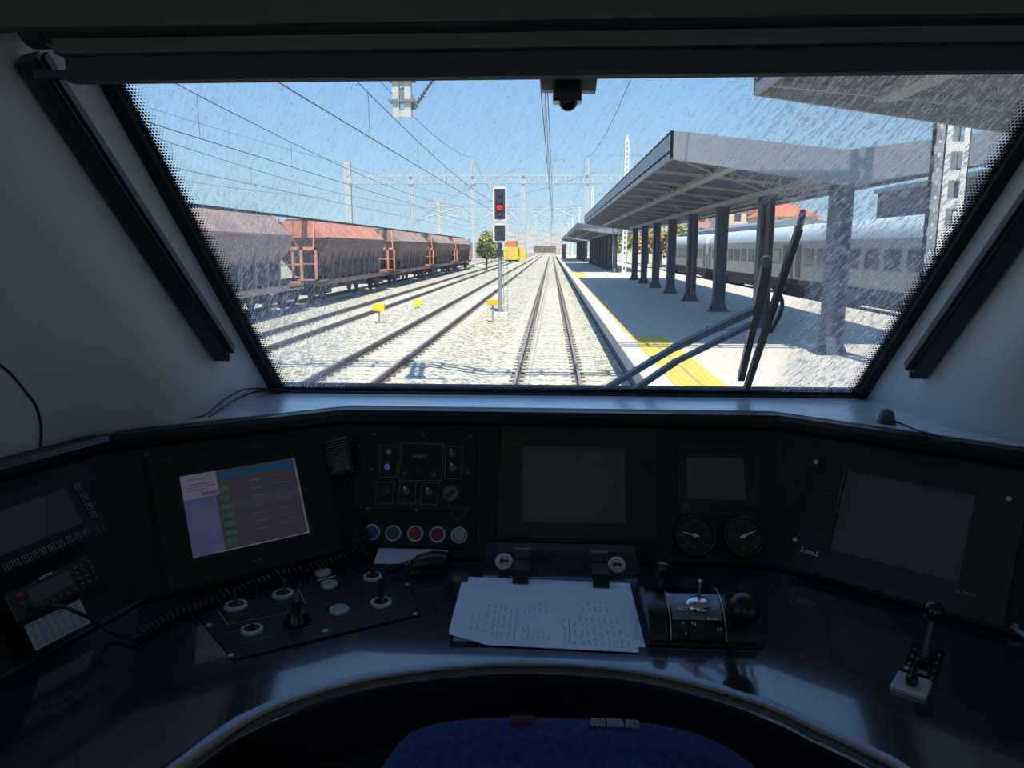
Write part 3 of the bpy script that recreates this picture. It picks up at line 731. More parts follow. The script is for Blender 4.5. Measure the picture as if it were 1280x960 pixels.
# overhead wires
def wire(pts, r, name, parent=None, n=4): return MB().tube(pts, r, n).build(name, M_wire, parent)
sup = [14.5 + 61.2 * i for i in range(-1, 8)]
for k, (xc, zr) in TRK.items():
    lb = {'main': 'overhead line running straight above the track ahead', 'second': 'overhead line above the second track, long diagonal wire at left',
          'third': 'overhead line above the third track', 'fourth': 'overhead line above the hopper wagons'}[k]
    t = thing('overhead_line', lb, 'wire', (xc, 14, 5.8), 'contact lines over the tracks')
    mp_, cp = [], []
    for i in range(len(sup) - 1):
        st = .15 * (-1) ** i; st2 = -st
        for q in range(10):
            u = q / 10; y = sup[i] + 61.2 * u; xx = xc + st + (st2 - st) * u
            mp_.append(V(xx, y, 7.1 - 4 * .75 * u * (1 - u))); cp.append(V(xx, y, 5.78))
    wire(mp_, .013, 'messenger_wire', t); wire(cp, .014, 'contact_wire', t)
    if k == 'main': wire([p + V(.12, 0, .02) for p in cp], .012, 'second_contact_wire', t)
    proto = None
    for i, y in enumerate(range(20, 110, 7)):
        u = ((y - 14.5) % 61.2) / 61.2
        j = int((y - 14.5) // 61.2) + 1; st = .15 * (-1) ** j
        wire([V(xc + st - 2*st*u, y, 5.78), V(xc + st - 2*st*u, y, 7.1 - 3 * u * (1 - u))], .007, 'dropper', t, 3)
for x, lb in ((-7.6, 'feeder wire sagging between gantry pole tops left of the signal'), (3.4, 'feeder wire sagging between gantry pole tops by the canopy')):
    pts = []
    for i in range(0, 4):
        for q in range(12):
            u = q / 12; pts.append(V(x, 14.5 - 61.2 + 61.2*i + 61.2*u, 11.6 - 4 * 1.5 * u * (1 - u)))
    tag(wire(pts, .018, 'feeder_wire'), lb, 'wire')
for (a, b_, lb) in (((-30, 6, 13.5), (-20, 71.5, 10.9), 'thin wire crossing to the left gantry mast'), ((-20, 71.5, 10.9), (-8, 128, 10.5), 'thin wire leaving the left gantry mast rightwards'), ((-24, 14, 7.8), (-20, 71.5, 7.6), 'low thin wire left above the hopper wagons'), ((-20, 128, 9.5), (4, 71.5, 9.8), 'thin wire crossing under the gantry beam')):
    a, b_ = V(*a), V(*b_)
    tag(wire([a.lerp(b_, u/10) - V(0, 0, 3 * (u/10) * (1 - u/10)) for u in range(11)], .014, 'span_wire'), lb, 'wire')

# signal
SY = 35.8; sx = ony(625, 300, SY).x
sg = thing('railway_signal', 'tall railway signal showing red left of the track', 'signal', (sx, SY, -.1))
def zy(y, Y, x=640): return ony(x, y, Y).z
def roundrect(mb, x0, x1, z0, z1, y0, y1, c):
    def ring(y): return [(x0+c,y,z0),(x1-c,y,z0),(x1,y,z0+c),(x1,y,z1-c),(x1-c,y,z1),(x0+c,y,z1),(x0,y,z1-c),(x0,y,z0+c)]
    return mb.loft([ring(y1), ring(y0)], True, True)
hw = .315
for nm, ya, yb in (('main_head', 276, 234), ('lower_head', 303, 279.5)):
    z0, z1 = zy(ya, SY), zy(yb, SY)
    hd_ = roundrect(MB(), sx - hw, sx + hw, z0, z1, SY - .06, SY + .1, .05).build(nm, M_sigw, sg)
    roundrect(MB(), sx - hw + .07, sx + hw - .07, z0 + .07, z1 - .07, SY - .075, SY - .05, .03).build('face_board', M_sig, hd_)
    zs = [zy(q, SY) for q in ((242.5, 251, 259.8, 268.5) if nm == 'main_head' else ())]
    for i, z in enumerate(zs):
        MB().cyl((sx, SY - .16, z), (sx, SY - .07, z), .11, n=16).build('hood', M_sig, hd_)
        MB().cyl((sx, SY - .20 if i == 2 else SY - .17, z), (sx, SY - .15, z), .115 if i == 2 else .08, n=16).build('lamp', M_siglamp if i == 2 else M_lens, hd_)
MB().cyl((sx, SY + .03, -.1), (sx, SY + .03, zy(300, SY)), .085, n=12).build('post', M_sigpole, sg, smooth=True)
MB().box(sx - .16, sx + .14, SY - .12, SY + .1, zy(321, SY), zy(312, SY)).box(sx - .11, sx + .11, SY - .1, SY + .1, zy(311, SY), zy(303, SY)).build('junction_box', M_sig, sg)
m = MB()
for s_ in (.16, .36): m.box(sx + s_ - .012, sx + s_ + .012, SY, SY + .03, .1, 2.9)
for i in range(11): m.box(sx + .16, sx + .36, SY, SY + .025, .25 + i * .26, .275 + i * .26)
m.build('ladder', M_sigpole, sg)
MB().bbox(sx - .28, sx + .4, SY - .3, SY + .35, -.25, .03, .04).build('footing', M_conc, sg)

# yellow and orange trackside markers
def marker(px, ytop, ybot, ybase, wpx, Y, mat, label, dark=False):
    c = ony(px, ybase, Y); t = thing('trackside_marker', label, 'marker', c)
    k = Y / FPX; w = wpx * k
    MB().bbox(c.x - w/2, c.x + w/2, Y - .1, Y + .12, zy(ybot, Y, px), zy(ytop, Y, px), .02).build('marker_box', mat, t)
    MB().box(c.x - .035, c.x + .045, Y - .02, Y + .02, c.z - .1, zy(ybot, Y, px)).build('marker_post', M_sigpole, t)
marker(474, 380, 388.5, 404, 15, 30.6, M_ybox, 'yellow box on a thin post between the second and third tracks')
marker(522.5, 375, 382.5, 384.5, 10, 38.6, M_ybox, 'small yellow box low on the ballast further back')
marker(616, 374.5, 381.5, 400.5, 14, 31.8, M_obox, 'orange box on a post just left of the signal')

# hopper wagons
def wagon(Y0, mats, label):
    xc = -13.2; L = 14.3; ms, ml = mats
    t = thing('hopper_wagon', label, 'wagon', (xc, Y0, .2), 'rake of hopper wagons')
    def ring(y, pts): return [(xc + a, y, z) for a, z in pts]
    low = [(-1.0, 1.45), (1.0, 1.45), (1.45, 2.95), (1.5, 3.55), (-1.5, 3.55), (-1.45, 2.95)]
    m = MB(); m.loft([ring(Y0 + 1.3, low[:2] + low[2:]), ring(Y0 + 1.3, low)][:1] + [ring(Y0 + L - 1.3, low)], True, True)
    # end slopes: body grows longer towards the top
    m = MB()
    e0 = [(-1.0, Y0 + 2.6, 1.45), (1.0, Y0 + 2.6, 1.45), (1.45, Y0 + .3, 2.95), (1.5, Y0, 3.55), (-1.5, Y0, 3.55), (-1.45, Y0 + .3, 2.95)]
    e1 = [(a, 2 * Y0 + L - y, z) for a, y, z in e0]
    m.loft([[(xc + a, y, z) for a, y, z in e0], [(xc + a, y, z) for a, y, z in e1]], True, True)
    body = m.build('hopper_body', ml, t)
    m = MB(); m.loft([ring(Y0, [(-1.52, 3.54), (1.52, 3.54), (.62, 4.42), (-.62, 4.42)]), ring(Y0 + L, [(-1.52, 3.54), (1.52, 3.54), (.62, 4.42), (-.62, 4.42)])], True, True)
    m.build('upper_slope', [ms], t)
    MB().box(xc - .62, xc + .62, Y0 + .2, Y0 + L - .2, 4.42, 4.48).box(xc + .3, xc + .62, Y0 - 2.3, Y0 + L + 2.3, 4.47, 4.55).build('top_walkway', M_wdark, t)
    MB().box(xc + 1.49, xc + 1.53, Y0, Y0 + L, 3.50, 3.58).build('waist_rail', ml, t)
    # ribs and lower frame
    proto = None
    for i in range(9):
        y = Y0 + 1.6 + i * (L - 3.2) / 8
        if proto is None: proto = MB().add([(xc + 1.45, y, 2.9), (xc + 1.45, y + .1, 2.9), (xc + 1.38, y + .1, 1.35), (xc + 1.38, y, 1.35), (xc + 1.30, y, 2.75), (xc + 1.30, y + .1, 2.75), (xc + 1.2, y + .1, 1.35), (xc + 1.2, y, 1.35)], [(0,1,2,3),(7,6,5,4),(0,3,7,4),(1,5,6,2),(0,4,5,1),(3,2,6,7)]).build('side_rib', ml, t); yp = y
        else: c = proto.copy(); COL.objects.link(c); c.parent = t; c.location = (0, y - yp, 0)
    proto = None
    for i in range(8):  # dark boxes between the ribs imitate the shade inside openings
        y = Y0 + 1.6 + i * (L - 3.2) / 8 + .22
        if proto is None: proto = MB().add([(xc + 1.40, y, 2.35), (xc + 1.40, y + .95, 2.35), (xc + 1.36, y + .95, 1.55), (xc + 1.36, y, 1.55), (xc + 1.0, y, 2.35), (xc + 1.0, y + .95, 2.35), (xc + 1.0, y + .95, 1.55), (xc + 1.0, y, 1.55)], [(0,1,2,3),(7,6,5,4),(0,3,7,4),(1,5,6,2),(0,4,5,1),(3,2,6,7)]).build('opening_shade', M_wdark, t); yp = y
        else: c = proto.copy(); COL.objects.link(c); c.parent = t; c.location = (0, y - yp, 0)
    MB().box(xc + 1.15, xc + 1.4, Y0 - 1.6, Y0 + L + 1.6, 1.10, 1.36).box(xc - 1.4, xc - 1.15, Y0 - 1.6, Y0 + L + 1.6, 1.10, 1.36).build('sill', ml, t)
    MB().box(xc - 1.4, xc + 1.4, Y0 - 1.7, Y0 - 1.5, 1.05, 1.40).box(xc - 1.4, xc + 1.4, Y0 + L + 1.5, Y0 + L + 1.7, 1.05, 1.40).box(xc - 1.4, xc + 1.4, Y0 - 1.5, Y0 + .4, 1.2, 1.26).box(xc - 1.4, xc + 1.4, Y0 + L - .4, Y0 + L + 1.5, 1.2, 1.26).build('end_platform', M_wdark, t)
    MB().box(xc - .6, xc + .6, Y0 + 1, Y0 + L - 1, .75, 1.4).build('discharge_gear', M_wdark, t)
    for ye in (Y0 - 1.45, Y0 + L + 1.40):
        m = MB()
        for s_ in (0.15, 1.32): m.box(xc + s_, xc + s_ + .13, ye, ye + .07, 1.36, 3.05)
        m.box(xc + .15, xc + 1.45, ye, ye + .07, 2.90, 3.06); m.box(xc + .15, xc + 1.45, ye, ye + .07, 1.30, 1.46); m.box(xc + .2, xc + 1.4, ye + .01, ye + .05, 2.2, 2.25)
        m.build('end_frame', M_orange, t)
        MB().bar((xc + 1.3, ye, 3.0), (xc + .9, Y0 + (.1 if ye < Y0 else L - .1), 4.3), .06, .06).build('end_ladder', M_orange, t)
    for yb in (Y0 + .6, Y0 + L - .6):
        bg_ = MB().box(xc + .95, xc + 1.15, yb - 1.35, yb + 1.35, .62, .95).box(xc - 1.15, xc - .95, yb - 1.35, yb + 1.35, .62, .95).box(xc - 1, xc + 1, yb - .2, yb + .2, .65, .9).build('bogie', M_wdark, t)
        for yy in (yb - .95, yb + .95):
            MB().cyl((xc - .82, yy, .66), (xc - .68, yy, .66), .46, n=20).cyl((xc + .68, yy, .66), (xc + .82, yy, .66), .46, n=20).cyl((xc - .7, yy, .66), (xc + .7, yy, .66), .08, n=8).build('wheelset', M_wdark, bg_)
    for ye, q in ((Y0 - 1.7, -1), (Y0 + L + 1.7, 1)):
        for s_ in (-.87, .87): MB().cyl((xc + s_, ye, 1.2), (xc + s_, ye + q * .5, 1.2), .09, n=10).cyl((xc + s_, ye + q * .5, 1.2), (xc + s_, ye + q * .55, 1.2), .22, n=14).build('buffer', M_wdark, t)
wagon(20.2, (M_orange_d, M_orange_d), 'faded hopper wagon nearest at the left window edge')
wagon(39.6, (M_orange, M_rust), 'orange-topped hopper wagon, second from the left')
wagon(59.0, (M_orange_d, M_rust), 'rust-brown hopper wagon, third from the left')
wagon(78.4, (M_orange_d, M_rust), 'rust-brown hopper wagon, fourth from the left')
wagon(97.8, (M_orange_d, M_rust), 'last rust-brown hopper wagon at the far end of the rake')

# coaches on the right
def coach(Y0, label):
    xc = 15.35; L = 23.6
    t = thing('railway_coach', label, 'coach', (xc, Y0, 0), 'pale coaches beyond the platform')
    def sec(y, pts): return [(xc + a, y, z) for a, z in pts]
    sd = [(-1.40, 1.25), (1.40, 1.25), (1.45, 2.0), (1.45, 3.42), (-1.45, 3.42), (-1.45, 2.0)]
    MB().loft([sec(Y0, sd), sec(Y0 + L, sd)], True, True).build('body_side', M_carside, t)
    rf = [(1.47, 3.40)] + [(1.47 * math.cos(a), 3.42 + .95 * math.sin(a) ** .9) for a in [math.pi * k / 12 for k in range(1, 12)]] + [(-1.47, 3.40)]
    MB().loft([sec(Y0, rf), sec(Y0 + L, rf)], True, True).build('roof', M_carroof, t, smooth=True)
    for yy in (Y0 + .05, Y0 + L - .15):
        m = MB(); r2 = [(a * 1.015, z + .03) for a, z in rf]; m.loft([sec(yy, r2), sec(yy + .1, r2)], True, True).build('roof_rim', M_sigw, t)
    proto = None
    for i in range(10):
        y = Y0 + 1.8 + i * 2.05
        if proto is None:
            proto = MB().box(xc - 1.475, xc - 1.44, y, y + 1.45, 2.08, 2.98).build('window_frame', M_dimmetal, t); yp = y
            pn = MB().box(xc - 1.485, xc - 1.47, y + .06, y + 1.39, 2.14, 2.92).box(xc - 1.49, xc - 1.47, y + .06, y + 1.39, 2.60, 2.64).build('window_pane', M_carwin, proto)
        else:
            c = proto.copy(); COL.objects.link(c); c.parent = t; c.location = (0, y - yp, 0); d = pn.copy(); COL.objects.link(d); d.parent = c
    for y in (Y0 + .5, Y0 + L - 1.3): MB().box(xc - 1.475, xc - 1.44, y, y + .8, 1.35, 3.2).build('door', M_dimmetal, t)
    MB().box(xc - 1.2, xc + 1.2, Y0 + .3, Y0 + L - .3, .95, 1.25).box(xc - 1.25, xc + 1.25, Y0 + 7, Y0 + 16, .45, 1.0).build('underframe', M_carund, t)
    for yb in (Y0 + 3, Y0 + L - 3):
        bo = MB().box(xc - 1.15, xc + 1.15, yb - 1.6, yb + 1.6, .45, .9).build('bogie', M_carund, t)
        for yy in (yb - 1.25, yb + 1.25): MB().cyl((xc - .82, yy, .46), (xc + .82, yy, .46), .46, n=18).build('wheelset', M_carund, bo)
for i, lb in enumerate(('pale coach nearest, seen right of the wiper', 'pale coach behind the nearest columns', 'pale coach further along, between the middle columns', 'pale coach furthest away beyond the columns')):
    coach(-2.9 + 24.3 * i if i else -2.9, lb) if i == 0 else coach(-2.9 + 24.3 * i, lb)

# ---------------------------------------------------------------- background buildings, trees and vehicles
M_hazewin = mk('haze_paled_pane', (.40, .40, .40), .6)  # panes of the far blocks, paled to paint in the air haze
def house(name, label, cat, x, y, w, d, h, wall, roof, rh=2.0, nwin=3, floors=2, hip=False):
    t = thing(name, label, cat, (x, y, 0))
    MB().box(x - w/2, x + w/2, y, y + d, -.4, h).build('wall', wall, t)
    if rh > 0:
        e = .5
        r_ = MB().add([(x-w/2-e, y-e, h), (x+w/2+e, y-e, h), (x+w/2+e, y+d+e, h), (x-w/2-e, y+d+e, h), (x-w/2+d*.4, y+d/2, h+rh), (x+w/2-d*.4, y+d/2, h+rh)],
                 [(3,2,1,0), (0,1,5,4), (1,2,5), (2,3,4,5), (3,0,4)]).build('roof', roof, t)
    else: MB().box(x - w/2 - .2, x + w/2 + .2, y - .2, y + d + .2, h, h + .3).build('roof', roof, t)
    fh = h / floors; proto = None
    for f in range(floors):
        for i in range(nwin):
            xx = x - w/2 + w * (i + .5) / nwin; zz = f * fh + fh * .45
            if proto is None:
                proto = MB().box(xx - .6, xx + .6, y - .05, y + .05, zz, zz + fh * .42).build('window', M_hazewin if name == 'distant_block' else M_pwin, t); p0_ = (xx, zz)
            else: c = proto.copy(); COL.objects.link(c); c.parent = t; c.location = (xx - p0_[0], 0, zz - p0_[1])
    return t
p = ony(988, 252, 125)
house('house', 'cream house with orange tiled roof behind the coaches', 'building', p.x, 125, 9, 8, p.z - 2.3, M_cream, M_tile, 2.3, 4, 3)
p = ony(930, 264, 150)
house('house', 'cream and orange block seen between two columns', 'building', p.x, 150, 9, 8, p.z, M_cream, M_tile, .0, 4, 3)
p = ony(919, 280, 140)
house('house', 'low pink-roofed house in front of the cream block', 'building', p.x, 140, 8, 6, p.z - 1.4, M_cream, M_tile, 1.4, 3, 2)
p = ony(884, 268, 170)
house('apartment_block', 'pink and white apartment block behind the middle columns', 'building', p.x, 170, 8, 10, p.z, M_brick, M_pale, 0, 4, 4)
# brown hall
hl = thing('station_hall', 'brown boarded hall with pale eaves behind the coaches at right', 'building', (22, 30, 0))
MB().box(20, 30, 14, 49, -.3, 6.3).build('wall', M_brown, hl); MB().box(19.8, 30, 13.8, 49.2, 6.3, 6.55).build('cornice', M_beam, hl)
# shed canopy beyond the coaches
fs_ = thing('distant_platform_roof', 'low dark grey platform roof behind the coaches', 'roof', (21, 68, 0))
MB().add([(19.5, 69, 4.9), (25.5, 69, 4.9), (25.5, 69, 5.0), (22, 69, 5.75), (19.5, 69, 5.2), (19.5, 150, 4.9), (25.5, 150, 4.9), (25.5, 150, 5.0), (22, 150, 5.75), (19.5, 150, 5.2)],
         [(0,1,2,3,4), (9,8,7,6,5), (0,5,6,1), (1,6,7,2), (2,7,8,3), (3,8,9,4), (4,9,5,0)]).build('roof', M_canopy, fs_)
for i in range(6): MB().box(22.3, 22.6, 72 + i * 14, 72.3 + i * 14, -.2, 5).build('post', M_col1, fs_)

def tree(x, y, z0, h, r, mat, label, seed=0, n=900, s=.35):
    rnd = random.Random(seed); t = thing('tree', label, 'tree', (x, y, z0))
    m = MB().cyl((x, y, z0), (x + .1, y, z0 + h * .55), .06 * h / 2, .03 * h / 2, n=8)
    for k in range(6):
        a = rnd.random() * 6.28; m.cyl((x, y, z0 + h * .35), (x + math.cos(a) * r * .6, y + math.sin(a) * r * .6, z0 + h * (.6 + .2 * rnd.random())), .02 * h / 2, .008 * h, n=5)
    m.build('trunk', M_bark, t); f = MB(); cl = []
    for k in range(9): a, e = rnd.random() * 6.28, rnd.random(); cl.append((x + math.cos(a) * r * .55 * e, y + math.sin(a) * r * .55 * e, z0 + h * (.45 + .45 * rnd.random()), r * (.35 + .25 * rnd.random())))
    for k in range(n):
        c = rnd.choice(cl); d = Vector((rnd.gauss(0, 1), rnd.gauss(0, 1), rnd.gauss(0, 1))).normalized() * c[3] * rnd.random() ** .3
        p = Vector(c[:3]) + d; u = Vector((rnd.gauss(0, 1), rnd.gauss(0, 1), rnd.gauss(0, 1))).normalized() * s; w = u.orthogonal().normalized() * s * .7
        f.add([p - u, p + w, p + u, p - w], [(0, 1, 2, 3)])
    q = f.build('foliage', mat, t); q['kind'] = 'stuff'
p = ony(608, 322, 105); tree(p.x, 105, .1, zy(292, 105) - .1, 2.1, M_leaf, 'olive green tree just left of the signal', 1)
for i, (px, yt, Y, r, mt, lb) in enumerate(((783, 290, 172, 3.5, M_leaf, 'green tree beyond the platform, first from the left'), (826, 284, 130, 3.2, M_leaf2, 'autumn yellow tree between columns'), (852, 279, 120, 3.4, M_leaf, 'green tree right of the autumn tree'), (810, 288, 160, 3.2, M_leaf2, 'small autumn tree left of the yellow one'))):
    p = ony(px, 315, Y); tree(p.x, Y, -.1, zy(yt, Y) , r, mt, lb, 10 + i, 700, .4)
# grey wall, yellow machine, red cabinet, boulder-like bags
p0_, p1_ = ony(568, 300, 250), ony(622, 300, 250)
gw = thing('lineside_building', 'low grey lineside building with white roof edge behind the wagons', 'building', (p0_.x, 250, 0))
MB().box(p0_.x - 6, p1_.x, 250, 257, -.2, zy(303, 250)).build('wall', M_grey, gw); MB().box(p0_.x - 6.2, p0_.x + 4.4, 249.6, 257.3, zy(304, 250), zy(298, 250)).build('roof_edge', M_pale, gw)
Y = 175; a, b = ony(629, 322, Y), ony(648, 322, Y)
ym = thing('track_machine', 'yellow track maintenance machine with orange cab beyond the signal', 'vehicle', (a.x, Y, 0))
MB().bbox(a.x, b.x, Y, Y + 8, .5, zy(309, Y), .1).build('body', M_machine, ym)
MB().bbox(a.x + .3, b.x - .4, Y + 1, Y + 5, zy(309, Y), zy(301, Y), .1).build('cab', M_tile, ym)
MB().box(b.x + .3, b.x + 1.6, Y + .5, Y + 3, .3, zy(311, Y)).box(b.x - .2, b.x + .5, Y + .7, Y + 2, .8, 1.2).build('tank', M_machine, ym)
for k in range(4): MB().cyl((a.x + .3, Y + 1 + 2 * k, .66), (b.x - .3, Y + 1 + 2 * k, .66), .45, n=12).build('wheelset', M_wdark, ym)
p = ony(705, 312, 190); rc = thing('lineside_cabinet', 'small red cabinet at the far platform end', 'cabinet', (p.x, 190, .6))
MB().bbox(p.x - .5, p.x + .5, 190, 191, .6, zy(306, 190), .05).build('body', mk('faded_red', (.40, .17, .15), .7), rc); MB().box(p.x - .55, p.x + .55, 189.9, 191, zy(306, 190), zy(305, 190)).build('lid', M_pale, rc)
p = ony(600.5, 323, 119); wb = MB().sphere((p.x, 119, .3), .55, 14, Matrix.Diagonal((1.2, .7, .6, 1))).build('bulk_bag', M_sigw, base=(p.x, 119, 0)); tag(wb, 'white bulk bag lying by the fence near the olive tree', 'bag')
# distant rake of dark wagons across the line
M_far = mk('distant_brown_grey', (.22, .17, .17), .8)
dr = thing('distant_train', 'dark distant train where the rails meet the horizon', 'train', (-4, 560, 0))
for i in range(4):
    x = ony(667 + i * 7, 312, 560 - i * 12)
    MB().bbox(x.x, x.x + 3.9, 560 - i * 12, 572 - i * 12, .2, 5.0, .3).build('carriage', M_far, dr)
# lattice masts and lamps in the far field
for i, (px, yt, Y, lb) in enumerate(((541, 262, 150, 'slim grey mast rising behind the third wagon'), (553, 247, 120, 'white lattice mast behind the third wagon'), (594, 279, 118, 'short white post beside the olive tree'), (566, 266, 160, 'thin white mast behind the fourth wagon'), (660, 280, 210, 'far white mast left of the vanishing point'), (708, 283, 240, 'far white mast right of the vanishing point'))):
    p = ony(px, 315, Y); t = thing('line_mast', lb, 'mast', (p.x, Y, 0)); zt_ = zy(yt, Y)
    m = MB().box(p.x - .14, p.x - .04, Y, Y + .2, 0, zt_).box(p.x + .04, p.x + .14, Y, Y + .2, 0, zt_)
    z = .5
    while z < zt_: m.box(p.x - .05, p.x + .05, Y + .02, Y + .06, z, z + .2); z += .9
    m.build('shaft', M_mast, t); MB().cyl((p.x - 1.4, Y, zt_ - .9), (p.x + 1.2, Y, zt_ - .7), .05, n=5).build('arm', M_mast, t)
# town on the horizon
rnd = random.Random(5)
tn = ['pale', 'cream', 'pinkish', 'grey']
spots = [(640, 24), (652, 20), (663, 26), (674, 17), (684, 22), (693, 18), (702, 14)]
for i, (px, hh) in enumerate(spots):
    Y = 660 + 14 * i; p = ony(px, 311, Y); z1_ = 2.98 + hh * Y / FPX
    house('distant_block', ['pale block of flats on the horizon, leftmost', 'second pale block from the left on the horizon', 'tall pale block left of the vanishing point', 'low cream block above the distant train', 'pale block above the rails on the horizon', 'cream block right of the vanishing point', 'rightmost low block on the horizon by the canopy'][i], 'building', p.x, Y, rnd.uniform(4.8, 6.2), 10, z1_, (M_pale, M_cream)[i % 2], M_pale, 0, 3, 4)
# ================================================================== DRIVER'S DESK
class Fr:
    """a flat working frame on a panel: local x right, y up, z towards the driver"""
    def __init__(s, o, u, n):
        s.o = Vector(o); s.u = Vector(u).normalized(); s.n = Vector(n).normalized(); s.v = s.n.cross(s.u).normalized(); s.u = s.v.cross(s.n)
        s.M = Matrix(((s.u.x, s.v.x, s.n.x, s.o.x), (s.u.y, s.v.y, s.n.y, s.o.y), (s.u.z, s.v.z, s.n.z, s.o.z), (0, 0, 0, 1)))
    def at(s, x, y, lift=0.0):
        """local (x, y) of the panel point seen at photo pixel x, y"""
        p = onp(x, y, s.o + s.n * lift, s.n); q = p - s.o; return q.dot(s.u), q.dot(s.v)
    def w(s, x, y, z=0.0): return s.M @ V(x, y, z)
    def wp(s, px, py, z=0.0): return s.w(*s.at(px, py), z)
    def quad(s, q):
        """frame of a rectangle from its corner pixels (tl, tr, br, bl): sub-frame, width, height"""
        P = [s.wp(*c) for c in q]; c = sum(P, Vector()) / 4
        u = ((P[1] - P[0]) + (P[2] - P[3])); w_ = u.length / 2; v = ((P[0] - P[3]) + (P[1] - P[2])); h_ = v.length / 2
        f = Fr(c, u, s.n); return f, w_, h_
    def sub(s, px, py, z=0.0): return Fr(s.wp(px, py, z), s.u, s.n)
def panel_frame(i):
    a, b, c, d = top_line[i], top_line[i+1], bot_line[i+1], bot_line[i]
    u = (b - a).normalized(); m = (c + d) / 2 - (a + b) / 2; n = m.cross(u).normalized()
    if n.dot(CAM - a) < 0: n = -n
    f = Fr(a, u, n); off = max((q - a).dot(f.n) for q in (a, b, c, d)); f2 = Fr(a + f.n * (off + .001), f.u, f.n); return f2
FL2, FL, FC, FR = panel_frame(0), panel_frame(1), panel_frame(2), panel_frame(3)
FD = Fr((0, 1.2, D), (1, 0, 0), (0, 0, 1))

# ---- worktop with a concave front edge
arc = spline([V(-.62, -.10, D), V(-.60, .25, D), V(-.545, .55, D), V(-.453, .777, D), V(-.401, .884, D), V(-.318, .959, D), V(-.214, 1.008, D), V(-.053, 1.042, D),
              V(.135, 1.030, D), V(.290, .961, D), V(.369, .886, D), V(.428, .822, D), V(.52, .62, D), V(.575, .30, D), V(.60, -.10, D)], 5)
bk = [V(-1.12, -.10, D), V(-1.08, .2, D), V(-1.0, .40, D)] + [p + V(0, .03, 0) for p in bot_line] + [V(1.08, .4, D), V(1.12, -.10, D)]
def resample(pts, n):
    L = [0]
    for a, b in zip(pts, pts[1:]): L.append(L[-1] + (b - a).length)
    out = []
    for k in range(n):
        t = L[-1] * k / (n - 1); j = max(i for i in range(len(L)) if L[i] <= t + 1e-9); j = min(j, len(pts) - 2)
        out.append(pts[j].lerp(pts[j+1], (t - L[j]) / (L[j+1] - L[j])))
    return out
desk = thing('control_desk', 'dark glossy driver desk with a curved cut-out front edge', 'desk', (0, 1.2, 2.0))
n = 70; A, B = resample(arc, n), resample(bk, n)
def nrm2(i, P):
    t = (P[min(i+1, n-1)] - P[max(i-1, 0)]); return V(t.y, -t.x, 0).normalized()      # towards the driver
rows = []
for k in range(9): rows.append([B[i].lerp(A[i], k / 8) for i in range(n)])
r = .016
wt = MB(); wt.loft([[p.copy() for p in q] for q in rows], closed=False)
wo = wt.build('worktop', M_desk, desk, smooth=True)
nose = []
for k in range(9):
    a = math.pi / 2 * k / 8 * 1.15
    nose.append([A[i] + nrm2(i, A) * (r * 1.7 * math.sin(a)) - V(0, 0, r * (1 - math.cos(a))) for i in range(n)])
nose.append([A[i] + nrm2(i, A) * .020 - V(0, 0, .034) for i in range(n)])
MB().loft(nose, closed=False).build('rolled_front_edge', M_desk, desk, smooth=True)
ap = [[A[i] + nrm2(i, A) * .020 - V(0, 0, .034) for i in range(n)], [A[i] - nrm2(i, A) * .02 - V(0, 0, .05) for i in range(n)], [A[i] - nrm2(i, A) * .06 - V(0, 0, .17) for i in range(n)]]
MB().loft(ap, closed=False).build('apron', M_under, desk, smooth=True)
lg = [[A[i] - nrm2(i, A) * .06 - V(0, 0, .17) for i in range(n)], [A[i] - nrm2(i, A) * .03 - V(0, 0, .172) for i in range(n)], [A[i] - nrm2(i, A) * .03 - V(0, 0, .20) for i in range(n)], [A[i] - nrm2(i, A) * .08 - V(0, 0, .6) for i in range(n)]]
MB().loft(lg[:2], closed=False).build('foot_well_ledge', M_ledge, desk, smooth=True)
MB().loft(lg[1:], closed=False).build('foot_well_wall', M_under, desk, smooth=True)

# ---- instrument panel carcass: five facets
PN = ['leftmost facet of the instrument console beside the driver', 'left facet of the instrument console holding the lit screen', 'centre facet of the instrument console below the windscreen',
      'right facet of the instrument console holding the big dark screen', 'rightmost facet of the instrument console']
for i in range(5):
    a, b, c, d = top_line[i], top_line[i+1], bot_line[i+1], bot_line[i]
    bkv = V(0, .05, 0) if i in (1, 2, 3) else V(-.03 if i == 0 else .03, .02, 0)
    t = thing('instrument_console', PN[i], 'console', (c + d) / 2, 'facets of the instrument console')
    e = V(0, 0, 0)
    MB().add([a, b, c, d, a + bkv, b + bkv, c + bkv, d + bkv], [(0,3,2,1), (4,5,6,7), (0,1,5,4), (1,2,6,5), (2,3,7,6), (3,0,4,7)]).build('face', M_panel, t)
    f = panel_frame(i); dn = -f.v
    # padded brow along the top
    prof = [V(0, 0, .0), V(0, .003, .008), V(0, -.003, .017), V(0, -.014, .019), V(0, -.026, .012), V(0, -.030, 0)]
    MB().loft([[a + f.v * q.y + f.n * q.z for q in prof], [b + f.v * q.y + f.n * q.z for q in prof]], True, True).build('brow_trim', M_black, t, smooth=True)
    MB().loft([[d + dn * -.004 + f.n * .001, d + f.n * .008, d + f.n * .008 + V(0, 0, -.0005), d - f.n * .01], [c + dn * -.004 + f.n * .001, c + f.n * .008, c + f.n * .008 + V(0, 0, -.0005), c - f.n * .01]], True, True).build('foot_strip', M_dimmetal if i in (0,) else M_black, t)

